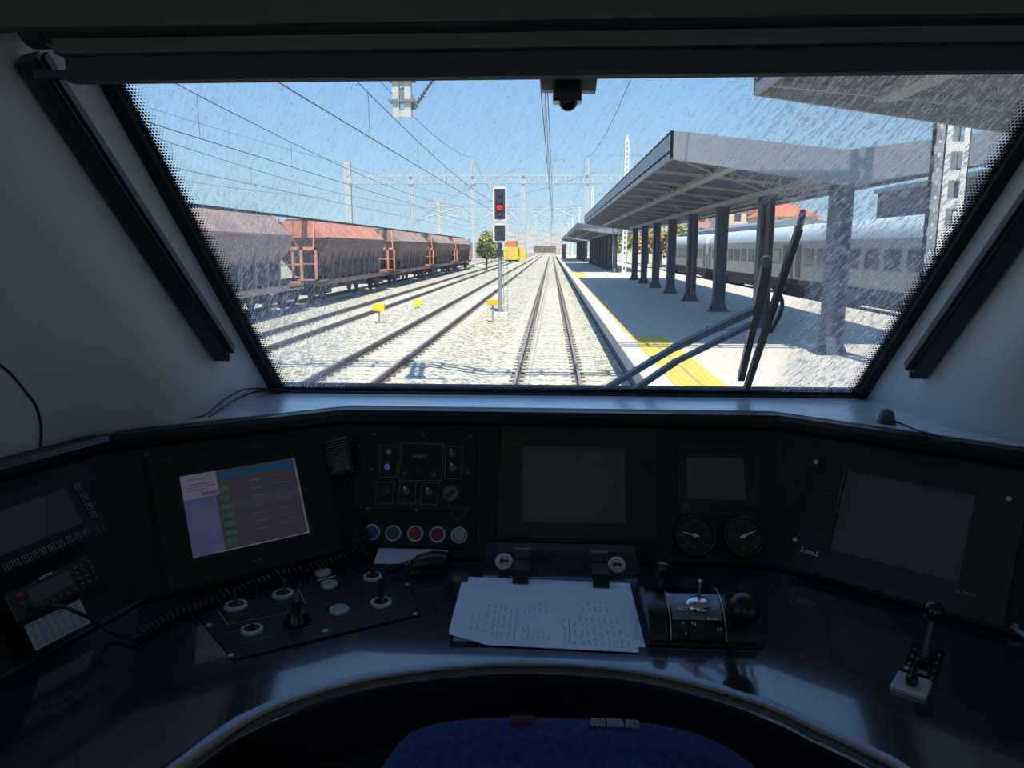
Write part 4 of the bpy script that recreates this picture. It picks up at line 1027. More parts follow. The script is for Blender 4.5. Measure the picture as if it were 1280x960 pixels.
def screw(mb, f, px, py, z, r=.004): mb.lathe([(r, 0), (r, .0015), (r*.5, .0015), (r*.45, .0006)], 10, f.M @ Matrix.Translation((*f.at(px, py), z)))
def screws(t, f, pts, z, r=.004, mat=None):
    for q_ in pts:
        m_ = MB(); screw(m_, f, q_[0], q_[1], z, r); m_.build('screw', mat or M_dimmetal, t)
def outline(mb, f, q, z, w=.0012):
    P = [V(*f.at(*c), z) for c in q]
    for i in range(len(P)):
        a, b = P[i], P[(i+1) % len(P)]; d = (b-a).normalized(); nn = V(-d.y, d.x, 0) * w / 2
        mb.add([a-nn, b-nn, b+nn, a+nn], [(0,1,2,3)], f.M)
def line(mb, f, p, q, z, w=.0012):
    a, b = V(*f.at(*p), z), V(*f.at(*q), z); d = (b-a).normalized(); nn = V(-d.y, d.x, 0) * w / 2
    mb.add([a-nn, b-nn, b+nn, a+nn], [(0,1,2,3)], f.M)
def frame_boards(mb, w, h, W_, H_, z0, z1, M, dx=0, dy=0, c=.003):
    """bezel with an opening w x h in a board W_ x H_ (offset dx, dy)"""
    l, r_, b, t = -W_/2+dx, W_/2+dx, -H_/2+dy, H_/2+dy
    mb.box(l, -w/2, b, t, z0, z1, M).box(w/2, r_, b, t, z0, z1, M).box(-w/2, w/2, h/2, t, z0, z1, M).box(-w/2, w/2, b, -h/2, z0, z1, M)
    return mb

# ---- left display with the lit map page
q = ((223, 598), (368, 572), (385, 668), (241, 698))
f, w, h = FL.quad(q)
t = thing('display_monitor', 'tilted left monitor showing a lit blue and grey page with green tags', 'monitor', f.o)
frame_boards(MB(), w, h, w + .10, h + .085, 0, .012, f.M, .004, -.004).build('bezel', M_black, t)
frame_boards(MB(), w + .09, h + .075, w + .115, h + .10, 0, .007, f.M, .004, -.004).build('mounting_frame', M_panel2, t)
def em(n, c, k=.42): return mk(n, tuple(x * .4 for x in c), .35, emit=c, es=k)
M_s_bg = em('screen_dark_grey', (.030, .028, .038)); M_s_side = em('screen_violet_grey', (.055, .058, .125)); M_s_blue = em('screen_header_blue', (.006, .040, .11))
M_s_box = em('screen_light_box', (.115, .10, .145)); M_s_green = em('screen_green', (.025, .062, .042)); M_s_txt = em('screen_faint_text', (.075, .075, .10)); M_s_frame = em('screen_pale_frame', (.11, .105, .125))
M_s_btn = em('screen_button_violet', (.05, .05, .13)); M_s_top = em('screen_sky_blue', (.03, .06, .13)); M_s_hi = em('screen_row_highlight', (.034, .036, .062))
sc_ = MB().box(-w/2, w/2, -h/2, h/2, .002, .005, f.M).build('screen', M_s_bg, t)
def R(mb, x0, x1, y0, y1, z): return mb.box(-w/2 + w*x0, -w/2 + w*x1, h/2 - h*y1, h/2 - h*y0, .005, .005 + z, f.M)
m = R(MB(), 0.0, .27, .30, 1.0, .0002); m.build('page_sidebar', M_s_side, sc_)
R(MB(), .0, .30, .0, .30, .0006).build('message_box', M_s_box, sc_)
R(MB(), .305, .985, .035, .11, .0004).build('page_header', M_s_blue, sc_)
R(MB(), .0, .25, .30, .345, .0004).build('sidebar_header', M_s_top, sc_)
R(MB(), .385, .97, .405, .49, .0003).build('row_highlight', M_s_hi, sc_)
for k in range(7): R(MB(), .295, .385, .215 + .108*k, .275 + .108*k, .0005).build('green_tag', M_s_green, sc_)
m = R(MB(), .985, 1.0, .0, 1.0, .0006); R(m, .2, 1.0, .98, 1.0, .0006); m.build('pale_border', M_s_frame, sc_)
m = MB()
for k in range(4):
    y = .39 + .075*k; R(m, .04, .06, y, y + .02, .0005); R(m, .075, .075 + (.09, .17, .06, .07)[k], y + .002, y + .010, .0005)
for k in range(7):
    y = .14 + .1*k + (.02 if k > 2 else 0); R(m, .56 + .01*(k % 2), .66 + .02*(k % 3), y + .05, y + .056, .0005); R(m, .78, .88 + .01*(k % 2), y + .04, y + .045, .0005)
m.build('page_text', M_s_txt, sc_)
m = MB()
for y, a in ((.06, .18), (.12, .24), (.155, .25), (.19, .17)): R(m, .03, .03 + a, y, y + .012, .0009)
R(m, .155, .285, .235, .275, .0009); m.build('message_text', M_s_btn, sc_)
m = MB(); cx, cy = .74, .67       # faint loop curve of the map
for k in range(40):
    a0, a1 = 2*math.pi*k/40, 2*math.pi*(k+1)/40
    if 0.55*math.pi < a0 < .8*math.pi: continue
    p0_ = V(-w/2 + w*(cx + .20*math.cos(a0)), h/2 - h*(cy - .22*math.sin(a0)), .0052); p1_ = V(-w/2 + w*(cx + .20*math.cos(a1)), h/2 - h*(cy - .22*math.sin(a1)), .0052)
    d = (p1_ - p0_).normalized(); nn = V(-d.y, d.x, 0) * .0004; m.add([p0_-nn, p1_-nn, p1_+nn, p0_+nn], [(0,1,2,3)], f.M)
m.build('map_curve', M_s_hi, sc_)
m = MB(); m.sphere(FL.wp(317, 702, .013), .0014, 8); m.build('status_light', M_lpur, t); MB().box(-.001, .002, -.002, .002, 0, .001, FL.sub(324, 700, .013).M).build('mark', M_line, t)
screws(t, FL, ((183, 568), (408, 690)), .001)

# ---- far left unit: text terminal, radio, paper card
q = ((-62, 662), (80, 612), (97, 657), (-42, 712))
f, w, h = FL2.quad(q)
t = thing('text_terminal', 'driver terminal with dark blue-grey display and outlined number keys at far left', 'terminal', f.o)
MB().mat(0).box(-w/2 - .015, w/2 + .035, -h/2 - .028, h/2 + .020, .0, .008, f.M).build('housing', M_panel2, t)
MB().box(-w/2, w/2, -h/2, h/2, .008, .009, f.M).build('screen', mk('terminal_screen', (.045, .060, .105), .25, spec=.5), t)
def key(px, py, ch, name='key', s=.0105, tri=None):
    g_ = FL2.sub(px, py, .0085); g_ = Fr(g_.o, f.u, f.n)
    k = MB().bbox(-s/2, s/2, -s/2, s/2, 0, .002, .001, g_.M).build(name, M_black, t)
    o_ = MB()
    for a, b, c, d in ((-s/2, s/2, s/2-.0006, s/2), (-s/2, s/2, -s/2, -s/2+.0006), (-s/2, -s/2+.0006, -s/2, s/2), (s/2-.0006, s/2, -s/2, s/2)): o_.box(a, b, c, d, .0018, .0024, g_.M)
    if tri: o_.add([(-.0022, -.0018*tri, .0024), (.0022, -.0018*tri, .0024), (0, .002*tri, .0024)], [(0,1,2), (2,1,0)], g_.M)
    o_.build('key_outline', M_dimw, k)
    if ch: text(ch, g_.M @ Matrix.Translation((0, 0, .0022)), .0075, M_dimw, k)
for (px, py), ch in zip(((4, 711), (15, 706), (27, 701), (38, 697), (49, 692), (60, 687), (71, 682), (82, 677), (92, 672.5), (102, 668)), '1234567890'): key(px, py, ch, 'number_key')
key(93, 611, 'X', 'function_key'); key(101, 624, '', 'function_key', tri=1); key(106.5, 635, '', 'function_key', tri=-1); key(112, 646, 'E', 'function_key')
text('[  ]', Fr(FL2.wp(122, 662, .009), f.u, f.n).M, .010, M_line, t)
q = ((28, 741), (79, 716), (88, 732), (37, 759))
f, w, h = FL2.quad(q)
t = thing('cab_radio', 'train radio with small grey display and keypad below the terminal', 'radio', f.o)
MB().bbox(-w/2 - .030, w/2 + .042, -h/2 - .014, h/2 + .010, 0, .010, .003, f.M).build('housing', M_black, t)
MB().box(-w/2, w/2, -h/2, h/2, .010, .0106, f.M).build('screen', mk('radio_screen', (.075, .075, .082), .3), t)
text('sartrem', Fr(FL2.wp(52, 722, .011), f.u, f.n).M, .0070, M_white, t, extr=.0003)
g_ = Fr(FL2.wp(19, 746, .010), f.u, f.n); MB().bbox(-.005, .005, -.003, .003, 0, .003, .001, g_.M).build('red_button', mk('radio_red', (.30, .03, .04), .4), t)
text('PT', Fr(FL2.wp(23, 756, .0105), f.u, f.n).M, .006, M_dimw, t)
for px, py in ((54, 757.5), (62, 753), (70.5, 748.5), (80, 744), (88, 739)):
    g_ = Fr(FL2.wp(px, py, .010), f.u, f.n); k = MB().bbox(-.0042, .0042, -.0025, .0025, 0, .0015, .0008, g_.M).build('soft_key', M_black, t); MB().box(-.002, .002, -.0005, .0005, .0015, .0019, g_.M).build('key_mark', M_dimw, k)
for r_ in range(4):
    for c_ in range(3):
        px = 88 + c_ * 8.7 + r_ * 3.2; py = 712.5 - c_ * 3.8 + r_ * 6.6
        g_ = Fr(FL2.wp(px, py, .010), f.u, f.n); k = MB().bbox(-.0042, .0042, -.0028, .0028, 0, .0016, .0008, g_.M).build('keypad_key', M_black, t)
        MB().box(-.0018, .0018, -.0007, .0007, .0016, .0020, g_.M).build('key_mark', M_dimw, k)
q = ((31, 781), (99, 750), (113, 778), (43, 815)); f, w, h = FL2.quad(q)
t = thing('instruction_card', 'pale printed card under the radio at lower left', 'card', f.o)
MB().box(-w/2, w/2, -h/2, h/2, 0, .0015, f.M).build('sheet', mk('card_pale', (.38, .48, .56), .6, var=.06, scale=50), t)
m = MB(); rnd = random.Random(3)
for i in range(9):
    y = h/2 - h*(i + .7)/9.5; m.box(-w/2 + .004, w/2 - .004, y - .0003, y, .0015, .0017, f.M)
    for k in range(7):
        x = -w/2 + w*(.05 + .13*k); m.box(x, x + .004 + .005*rnd.random(), y + .0018, y + .0028, .0015, .0017, f.M)
m.build('printed_rows', mk('card_print', (.06, .09, .13), .6), t)

# ---- microphone handset hanging between the facets
hf, w, h = FC.quad(((408, 556), (440, 549), (447, 590), (414, 599)))
hf = Fr(hf.o + hf.n * .012, hf.u, hf.n)
t = thing('microphone_handset', 'ribbed black hand microphone hanging left of the switch panel', 'microphone', hf.o)
MB().bbox(-w/2, w/2, -h/2, h/2, 0, .022, .005, hf.M).build('body', M_black, t, smooth=True)
m = MB()
for i in range(9): y = h/2 - .004 - i * (h*.7/9); m.box(-w*.38, w*.38, y - .0013, y, .022, .0236, hf.M)
m.build('grille_ribs', M_dimmetal, t)
MB().bbox(-w/2 + .002, w/2 - .002, -h/2 - .004, -h/2 + .010, .0, .016, .003, hf.M).build('chin', M_black, t)
MB().box(-.012, .012, -.01, .02, -.012, 0, hf.M).build('hanger', M_dimmetal, t)
def coil(mb, pts, R_, r_, turns, n=10):
    P = [Vector(p) for p in pts]; L = resample(P, turns * 9 + 1); out = []
    nrm = V(0, 0, 1)
    for i, p in enumerate(L):
        tg = (L[min(i+1, len(L)-1)] - L[max(i-1, 0)]).normalized(); nrm = (nrm - tg * nrm.dot(tg)).normalized(); bn = tg.cross(nrm)
        a = 2*math.pi*i/9; out.append(p + (nrm*math.cos(a) + bn*math.sin(a)) * R_)
    return mb.tube(out, r_, 5)
c = [hf.w(0, -h/2 - .004, .01), FC.wp(437, 625, .02), FC.wp(447, 645, .022)]
MB().tube(spline(c, 5), .0028, 8).build('lead', M_cord, t, smooth=True)
coil(MB(), spline([FC.wp(447, 645, .022), FC.wp(455, 662, .024), FC.wp(463, 682, .026), FC.wp(464, 700, .028)], 6), .0075, .0024, 15).build('coiled_cord', M_cord, t, smooth=True)

# ---- left cord from the radio across the desk
t = thing('coiled_radio_cord', 'long coiled black cord running from the radio over the left of the desk', 'cord', FD.wp(300, 745, .01))
MB().tube(spline([FL2.wp(32, 762, .014), FL2.wp(60, 765, .03), FL2.wp(95, 778, .03), FD.wp(135, 797, .012), FD.wp(160, 803, .008), FD.wp(178, 801, .012)], 6), .0032, 8).build('straight_lead', M_cord, t, smooth=True)
coil(MB(), spline([FD.wp(176, 802, .012), FD.wp(205, 784, .012), FD.wp(250, 765, .012), FD.wp(300, 747, .012), FD.wp(345, 730, .012), FD.wp(395, 718, .014), FD.wp(430, 706, .016), FD.wp(455, 697, .02)], 6), .0095, .0026, 44).build('coil', M_cord, t, smooth=True)
t = thing('thin_black_cable', 'thin black cable looping over the desk behind the white buttons', 'cable', FD.wp(440, 715, .004))
MB().tube(spline([FD.wp(385, 716, .003), FD.wp(410, 706, .004), FD.wp(435, 704, .004), FD.wp(455, 714, .005), FD.wp(475, 719, .005), FD.wp(492, 715, .008)], 6), .0018, 6).build('sleeve', M_cord, t, smooth=True)

# ---- second handset lying on the desk and the printed sheet
b_ = onz(514, 706, D + .0015); tp_ = FC.wp(514, 687, .003); vv_ = tp_ - b_; h = vv_.length; w = (onz(559, 706, D) - onz(470, 706, D)).length
uu_ = V(1, -.02, 0).normalized(); f = Fr((b_ + tp_) / 2, uu_, uu_.cross(vv_).normalized())      # the sheet leans against the console foot
t = thing('printed_sheet', 'white sheet of small printed columns lying behind the handset', 'paper', f.o)
MB().box(-w/2, w/2, -h/2, h/2, 0, .0012, f.M).build('sheet', mk('sheet_bluewhite', (.58, .64, .76), .6), t)
m = MB(); rnd = random.Random(8)
for i in range(9):
    for k in range(26):
        if k % 5 == 4: continue
        x = -w/2 + w*(.03 + .037*k); y = h/2 - h*(i + .9)/10
        m.box(x, x + .0016 + .001*rnd.random(), y, y + h*.035, .0012, .0014, f.M)
for k in range(5): x = -w/2 + w*(.20*k + .175); m.box(x, x + .0004, -h/2 + .003, h/2 - .003, .0012, .0014, f.M)
m.build('printed_columns', mk('sheet_print', (.06, .07, .12), .6), t)
t = thing('lying_handset', 'smooth black telephone handset lying on the desk by the printed sheet', 'handset', FD.wp(537, 712, 0))
p0_, p1_ = FD.wp(511, 716, .014), FD.wp(562, 711, .016)
rings = []
for k, (u, rw, rh) in enumerate(((0, .004, .004), (.05, .012, .010), (.2, .018, .014), (.5, .022, .016), (.8, .022, .015), (.95, .018, .013), (1, .010, .008))):
    c = p0_.lerp(p1_, u) + V(0, 0, rh - .010); rings.append([c + V(0, math.cos(a) * rw, math.sin(a) * rh) for a in [2*math.pi*j/14 for j in range(14)]])
MB().loft(rings, True, True).build('body', M_black, t, smooth=True)
MB().cyl(FD.wp(558, 706, .02), FD.wp(560, 705, .026), .003, n=8).build('switch_stud', M_alu, t)
coil(MB(), spline([FD.wp(484, 716, .006), FD.wp(495, 714, .007), FD.wp(512, 710, .010)], 4), .0045, .0014, 9).build('coiled_tail', M_cord, t, smooth=True)
t = tag(MB().box(-.012, .010, -.008, .008, 0, .001, Fr(FC.wp(447, 688, .004), FC.u, FC.n).M).build('small_label', mk('dull_green_label', (.10, .12, .10), .6), base=FC.wp(447, 688, .004)), 'small greenish label half hidden behind the coiled cord', 'label')

# ---- switch panel left of centre
f, w, h = FC.quad(((452, 541), (596, 545), (594, 640), (436, 638)))
t = thing('switch_panel', 'black switch panel with white-outlined fields, lamps and toggles', 'panel', f.o)
MB().bbox(-w/2, w/2, -h/2, h/2, 0, .004, .004, f.M).build('plate', M_panel2, t)
Z = .0045
fields = [((476, 557), (499, 559), (496, 597), (475, 597)), ((502, 554), (555, 556), (552, 601), (499, 601)), ((558, 558), (578.5, 559), (577, 599), (556, 599)),
          ((472, 603), (494, 603), (491, 629.5), (470, 629.5)), ((500, 603), (520.5, 603), (519, 630), (498, 630)), ((528, 603.5), (549, 604), (547, 631), (525, 630.5))]
for qf in fields:
    m = MB(); outline(m, FC, qf, Z, .0009); m.build('field_outline', M_line, t)
def lamp(px, py, mat, r=.0062):
    g_ = FC.sub(px, py, .004); b_ = MB().lathe([(r*1.5, 0), (r*1.5, .003), (r*1.1, .004), (r*1.05, .002)], 16, g_.M).build('lamp_bezel', M_black, t, smooth=True)
    MB().lathe([(r, .002), (r, .005), (r*.7, .0075), (r*.01, .0085)], 16, g_.M).build('lamp_cap', mat, b_, smooth=True)
lamp(487, 566, M_lgrey); lamp(485, 584.5, M_lpur); lamp(506.5, 594, M_lred); lamp(544, 594.5, M_lred)
def toggle(px, py, r=.0075, fr=FC, z=.004, L=.014, tilt=(0, .4), tt=None, ring=M_dimmetal, name='toggle_switch', tip=M_alu):
    tt = tt or t; g_ = fr.sub(px, py, z)
    b_ = MB().lathe([(r, 0), (r, .003), (r*.72, .0045), (r*.68, .002), (.0035, .002), (.003, .006)], 18, g_.M).build(name, ring, tt, smooth=True)
    MB().cyl(g_.w(0, 0, .004), g_.w(tilt[0]*L, tilt[1]*L, .004 + L), .0018, .0024, n=8).build('lever', tip, b_, smooth=True); return b_
for p in ((565.5, 568), (566, 586), (508, 615), (536, 616)): toggle(*p)
g_ = FC.sub(482, 615, .004); MB().lathe([(.012, 0), (.012, .004), (.010, .006), (.001, .006)], 24, g_.M).build('blanking_cap', M_black, t, smooth=True)
g_ = FC.sub(525, 571, .004); MB().bbox(-.016, .016, -.007, .007, 0, .002, .001, g_.M).build('counter_window', M_blackg, t)
m = MB()
for k in range(4): m.box(-.012 + .0065*k, -.008 + .0065*k, -.003, .0025, .002, .0023, g_.M)
m.build('counter_digits', M_clip, t)
g_ = FC.sub(525, 592, .004); MB().lathe([(.009, 0), (.009, .003), (.001, .003)], 16, g_.M).build('blank_button', M_black, t)
g_ = FC.sub(564, 617, .004)
ks = MB().lathe([(.016, 0), (.016, .004), (.0145, .006), (.013, .006), (.0125, .002), (.001, .002)], 24, g_.M).build('key_switch', M_dimmetal, t, smooth=True)
MB().box(-.011, .011, -.0025, .0025, .003, .012, g_.M @ Matrix.Rotation(.7, 4, 'Z')).build('key_bar', M_black, ks)
pts = spline([FC.wp(561, 624, .010), FC.wp(565, 640, .008), FC.wp(571, 650, .008), FC.wp(578, 648, .008), FC.wp(583, 639, .005)], 6)
ch = MB()
for i, p in enumerate(resample(pts, 22)):
    ch.lathe([(.0024, -.0005), (.0024, .0005), (.0012, .0005), (.0012, -.0005)], 8, Matrix.Translation(p) @ Matrix.Rotation(i * 1.57, 4, 'Y'), caps=False)
ch.build('bead_chain', M_dimmetal, ks)
screws(t, FC, ((469, 543.5), (529, 544), (588, 546), (450, 558), (465, 587), (586, 591), (460, 636), (521, 638), (583, 638)), .004, .0028)
# five push buttons
t = thing('push_button_row', 'row of five ringed push buttons blue, green, red, red and white', 'buttons', FC.wp(520, 670, 0))
MB().bbox(-.118, .118, -.026, .026, 0, .003, .003, Fr(FC.wp(521, 667, 0), FC.u, FC.n).M).build('plate', M_panel2, t)
for px, py, mt, nm in ((466, 666, M_bblue, 'blue_button'), (492.5, 667, M_bgreen, 'green_button'), (520, 667.5, M_bred, 'red_button'), (547.5, 668.5, M_bred2, 'dark_red_button'), (574.5, 669.5, M_bwhite, 'white_button')):
    g_ = FC.sub(px, py, .003)
    rg = MB().lathe([(.0165, 0), (.0165, .005), (.0150, .0075), (.0130, .0075), (.0122, .004)], 28, g_.M, caps=False).build(nm, M_alu, t, smooth=True)
    MB().lathe([(.0122, .001), (.0118, .0065), (.0105, .0078), (.001, .0082)], 26, g_.M).build('cap', mt, rg, smooth=True)
m = MB(); screw(m, FC, 592, 682, .001); m.build('screw', M_dimmetal, t)

# ---- central display
def display(fr, q, label, brd, dx, dy, extra=None, thick=.010, scr=M_glass_off):
    f, w, h = fr.quad(q); t = thing('display_monitor', label, 'monitor', f.o)
    frame_boards(MB(), w, h, w + brd[0], h + brd[1], 0, thick, f.M, dx, dy).build('bezel', M_black, t)
    MB().box(-w/2, w/2, -h/2, h/2, .001, .004, f.M).build('screen', scr, t)
    return f, w, h, t
f, w, h, t = display(FC, ((653, 558), (780, 559.5), (783, 656), (651, 652.5)), 'central dark monitor straight below the windscreen', (.105, .065), .008, .002)
frame_boards(MB(), w + .10, h + .060, w + .118, h + .078, 0, .006, f.M, .008, .002).build('mounting_frame', M_panel2, t)
text('::::::', Fr(FC.wp(661, 547, .0105), FC.u, FC.n).M, .006, M_dimmetal, t); text('...', Fr(FC.wp(791, 553, .0105), FC.u, FC.n).M, .010, M_line, t)
# ---- right of centre: small display and two gauges
f, w, h, t = display(FC, ((856, 572), (929, 573), (932, 626), (861, 624)), 'small dark monitor above the two round gauges', (.045, .055), .004, -.004, thick=.006)
m = MB(); outline(m, FC, ((853, 632), (859, 632), (859, 638), (853, 638)), .0065, .0008); m.build('warning_mark', M_dimmetal, t)
def gauge(px, py, label, ang, ring):
    g_ = FC.sub(px, py, .002); t = thing('pressure_gauge', label, 'gauge', g_.o, 'twin pressure gauges'); r = .0385
    MB().lathe([(r + .004, 0), (r + .004, .008), (r + .001, .012), (r - .004, .012), (r - .005, .006)], 40, g_.M, caps=False).build('bezel_ring', ring, t, smooth=True)
    MB().lathe([(r - .004, .003), (.0005, .0032)], 36, g_.M).build('dial', mk('dial_face', (.016, .016, .015), .6), t)
    m = MB()
    for k in range(31):
        a = math.radians(225 - 270 * k / 30); L = .0055 if k % 5 == 0 else .003; ra = r - .008
        c, s_ = math.cos(a), math.sin(a); wd = .0006 if k % 5 == 0 else .0003; pn = V(-s_, c, 0) * wd
        p, q_ = V(c * ra, s_ * ra, .0034), V(c * (ra - L), s_ * (ra - L), .0034); m.add([p - pn, q_ - pn, q_ + pn, p + pn], [(0,1,2,3), (3,2,1,0)], g_.M)
    dl = m.build('scale_marks', M_line, t)
    for k in range(0, 6):
        a = math.radians(225 - 54 * k); text(str(k * 2), g_.M @ Matrix.Translation((math.cos(a) * (r - .018), math.sin(a) * (r - .018), .0034)), .0055, M_line, t, 'numerals')
    text('bar', g_.M @ Matrix.Translation((0, -.021, .0034)), .006, M_line, t)
    d = V(math.cos(ang), math.sin(ang), 0); nn = V(-d.y, d.x, 0)
    MB().add([-d*.008 + nn*.0022, -d*.008 - nn*.0022, d*.026 - nn*.0004, d*.026 + nn*.0004], [(0,1,2,3)], g_.M @ Matrix.Translation((0, 0, .005))).lathe([(.0035, .003), (.0035, .006), (.0005, .0062)], 12, g_.M).build('needle', M_white, t)
gauge(868, 669.5, 'left round pressure gauge with its needle pointing left', math.radians(165), M_black)
gauge(929, 670.5, 'right round pressure gauge with bright rim and needle pointing up right', math.radians(25), M_blackg)
# ---- right display
f, w, h, t = display(FR, ((1060, 588), (1222, 620), (1198, 728), (1038, 688)), 'large dark right monitor with white handwriting at its lower left', (.13, .10), .006, .0)
text('S.tco.S', Fr(FR.wp(1014, 691, .011), f.u, f.n).M @ Matrix.Rotation(-.05, 4, 'Z'), .0125, M_white, t, 'handwriting')
m = MB(); g_ = Fr(FR.wp(1198, 740.5, .011), f.u, f.n)
for a in ((-.003, .003, .0022, .003), (-.003, .003, -.003, -.0022), (-.003, -.0022, -.003, .003), (.0022, .003, -.003, .003), (-.001, .001, -.001, .001)): m.box(*a, 0, .0004, g_.M)
m.build('maker_mark', M_line, t); text('deutron', Fr(FR.wp(1213, 743, .011), f.u, f.n).M, .0065, M_line, t)
screws(t, FR, ((1022, 579), (996, 675.5), (1262, 625)), .010, .0042, M_alu)
m = MB(); line(m, FR, (1058, 590), (1047, 640), .0105, .001); m.build('bezel_glint_strip', M_dimmetal, t)
MB().sphere(FR.wp(1035.5, 618, .011), .0010, 8).build('status_light', M_white, t)
# ---- bottom right corner device frame, partly in view
fr_ = Fr(V(.775, 1.045, D + .05), (.70, -.45, .0), (-.35, -.55, .75))
p0_ = onz(1262, 788, D + .004); p1_ = onz(1300, 808, D + .004)
u_ = (p1_ - p0_).normalized(); nn_ = V(-.38, -.52, .70); g_ = Fr(p0_, u_, nn_)
t = thing('desk_side_display', 'pale-framed small device cut off by the right picture edge', 'device', p0_)
m = MB().box(0, .13, 0, .007, 0, .012, g_.M).box(0, .007, 0, .09, 0, .012, g_.M).box(.123, .13, 0, .09, 0, .012, g_.M).box(0, .13, .083, .09, 0, .012, g_.M)
m.build('frame', M_skyframe, t); MB().box(.007, .123, .007, .083, -.004, .006, g_.M).build('face', M_panel2, t)
MB().lathe([(.006, 0), (.006, .003), (.003, .003), (.003, .001)], 16, g_.M @ Matrix.Translation((.019, .018, .006))).build('white_ring', M_white, t)

# ---- latch strip with two key locks, clips, papers
zt_ = D + .034; s0 = onz(604, 716, D); s1 = onz(797, 722, D); x0, x1 = s0.x, s1.x; yf = (s0.y + s1.y) / 2
t = thing('paper_rest_bar', 'dark bar with two silver key locks above the papers', 'bar', ((x0 + x1) / 2, yf, D))
prof = [(yf, D), (yf, D + .004), (yf + .035, zt_), (yf + .06, zt_ + .004), (yf + .06, D)]
MB().loft([[V(x0, a, b) for a, b in prof], [V(x1, a, b) for a, b in prof]], True, True).build('bar_body', M_desk, t)
M_lockface = mk('lock_face_grey', (.42, .44, .48), .4)
fs = Fr(V((x0 + x1) / 2, yf + .0005, D + .0045), (1, 0, 0), V(0, -(zt_ - D - .004), .035))
for px, py, fl in ((630, 702, 1), (771, 706.5, -1)):
    g_ = fs.sub(px, py, 0)
    lk = MB().lathe([(.0165, -.002), (.0165, .002), (.0150, .003), (.0118, .003), (.0110, .0018)], 28, g_.M, caps=False).build('key_lock', M_alu, t, smooth=True)
    MB().lathe([(.0112, .0016), (.0112, .0024), (.0005, .0024)], 24, g_.M).build('lock_face', M_lockface, lk)
    m = MB().box(-.0072*1, .0072, -.0010, .0010, .0025, .0032, g_.M).box(-.0078, -.0060, -.0045, .0045, .0025, .0032, g_.M) if fl > 0 else MB().box(-.0072, .0072, -.0010, .0010, .0025, .0032, g_.M)
    m.add([(.0098, 0, .0030), (.0035, .0055, .0030), (.0035, -.0055, .0030)], [(0,1,2), (2,1,0)], g_.M); m.add([(-.0085, 0, .0030), (-.0025, .0055, .0030), (-.0025, -.0055, .0030)], [(0,1,2), (2,1,0)], g_.M)
    m.lathe([(.0022, .003), (.0022, .0042), (.001, .0042)], 12, g_.M); m.build('lock_arrow', M_black, lk)
# papers
def sheet(q, z, name_label, curl=0.0):
    P = [onz(*c, D + z) for c in q]        # tl tr br bl
    t = thing('paper_sheet', name_label, 'paper', sum(P, Vector()) / 4); N1 = 14; rows = []
    for i in range(N1 + 1):
        v = i / N1; row = []
        for j in range(N1 + 1):
            u = j / N1; p = P[0].lerp(P[1], u).lerp(P[3].lerp(P[2], u), v)
            c = max(0, (v - .8) / .2) * max(0, (.22 - u) / .22) * curl
            row.append(p + V(c * .5, c * .8, c))
        rows.append(row)
    m = MB(); m.loft(rows, closed=False); m.loft([[p - V(0, 0, .0006) for p in r_] for r_ in rows], closed=False)
    m.build('sheet', M_paper, t, smooth=True)
    def P_(s, tt, zz=.0004):
        v = 1 - tt; p = P[0].lerp(P[1], s).lerp(P[3].lerp(P[2], s), v); return p + V(0, 0, zz)
    return t, P_
t2, _ = sheet(((586, 721), (787, 729), (807, 809), (566, 801)), .0010, 'lower white sheet showing at the right under the handwritten one')
m = MB()
for k in range(24):
    a, b = _(.32 + .016*k, .975), _(.32 + .016*k + .010, .985); m.box(a.x, b.x, a.y, a.y + .0015, a.z - .0001, a.z)
m.build('printed_heading', M_ink, t2)
t1, PP = sheet(((577, 728), (783, 734), (799, 815.5), (557, 803.5)), .0022, 'top white sheet with sideways handwriting held by two black clips', .010)
hw_ = MB(); rnd = random.Random(11)
def rib(a, b, wd=.0003):
    d = (b - a); 
    if d.length < 1e-6: return
    d.normalize(); nn = V(-d.y, d.x, 0) * wd; hw_.add([a-nn, b-nn, b+nn, a+nn], [(0,1,2,3), (3,2,1,0)])
def scribble(s, t0, t1, width=.017, gap=.0):
    tt = t0
    while tt < t1 - .02:
        L = rnd.uniform(.05, .11); L = min(L, t1 - tt); k = max(4, int(L / .0075)); prev = None
        for i in range(k + 1):
            a = PP(s + rnd.uniform(-1, 1) * width * .5, tt + L * i / k)
            if prev is not None: rib(prev, a, .00028)
            prev = a
        tt += L + .035 + gap
for s_, a, b in ((.115, .10, .42), (.185, .08, .22), (.195, .25, .62), (.235, .12, .60), (.285, .08, .22), (.290, .26, .62), (.325, .12, .60), (.40, .10, .30), (.40, .48, .60), (.51, .66, .72),
                 (.62, .12, .42), (.675, .05, .10), (.675, .18, .40)): scribble(s_, a, b)
for s_, a, b in ((.145, .08, .44), (.245+.015, .08, .62), (.355, .08, .66), (.425, .08, .32), (.425, .50, .68), (.645, .08, .44)): rib(PP(s_, a), PP(s_ + .004, b), .0003)
for k in range(4): scribble(.455 + .028*k, .10, .22, .014); 
for k in range(3): scribble(.455 + .035*k, .50, .68, .014)
for k in range(7):
    s_ = .715 + .034*k; scribble(s_, .05, .36 - (.04 if k > 5 else 0), .015, .02); scribble(s_ - .006, .40, .52 if k < 6 else .46, .015); 
    if k in (1, 2, 3, 4, 5): scribble(s_ - .02, .55, .72, .015)
scribble(.955, .05, .24, .015, .03)
hw_.build('handwriting', M_ink, t1)
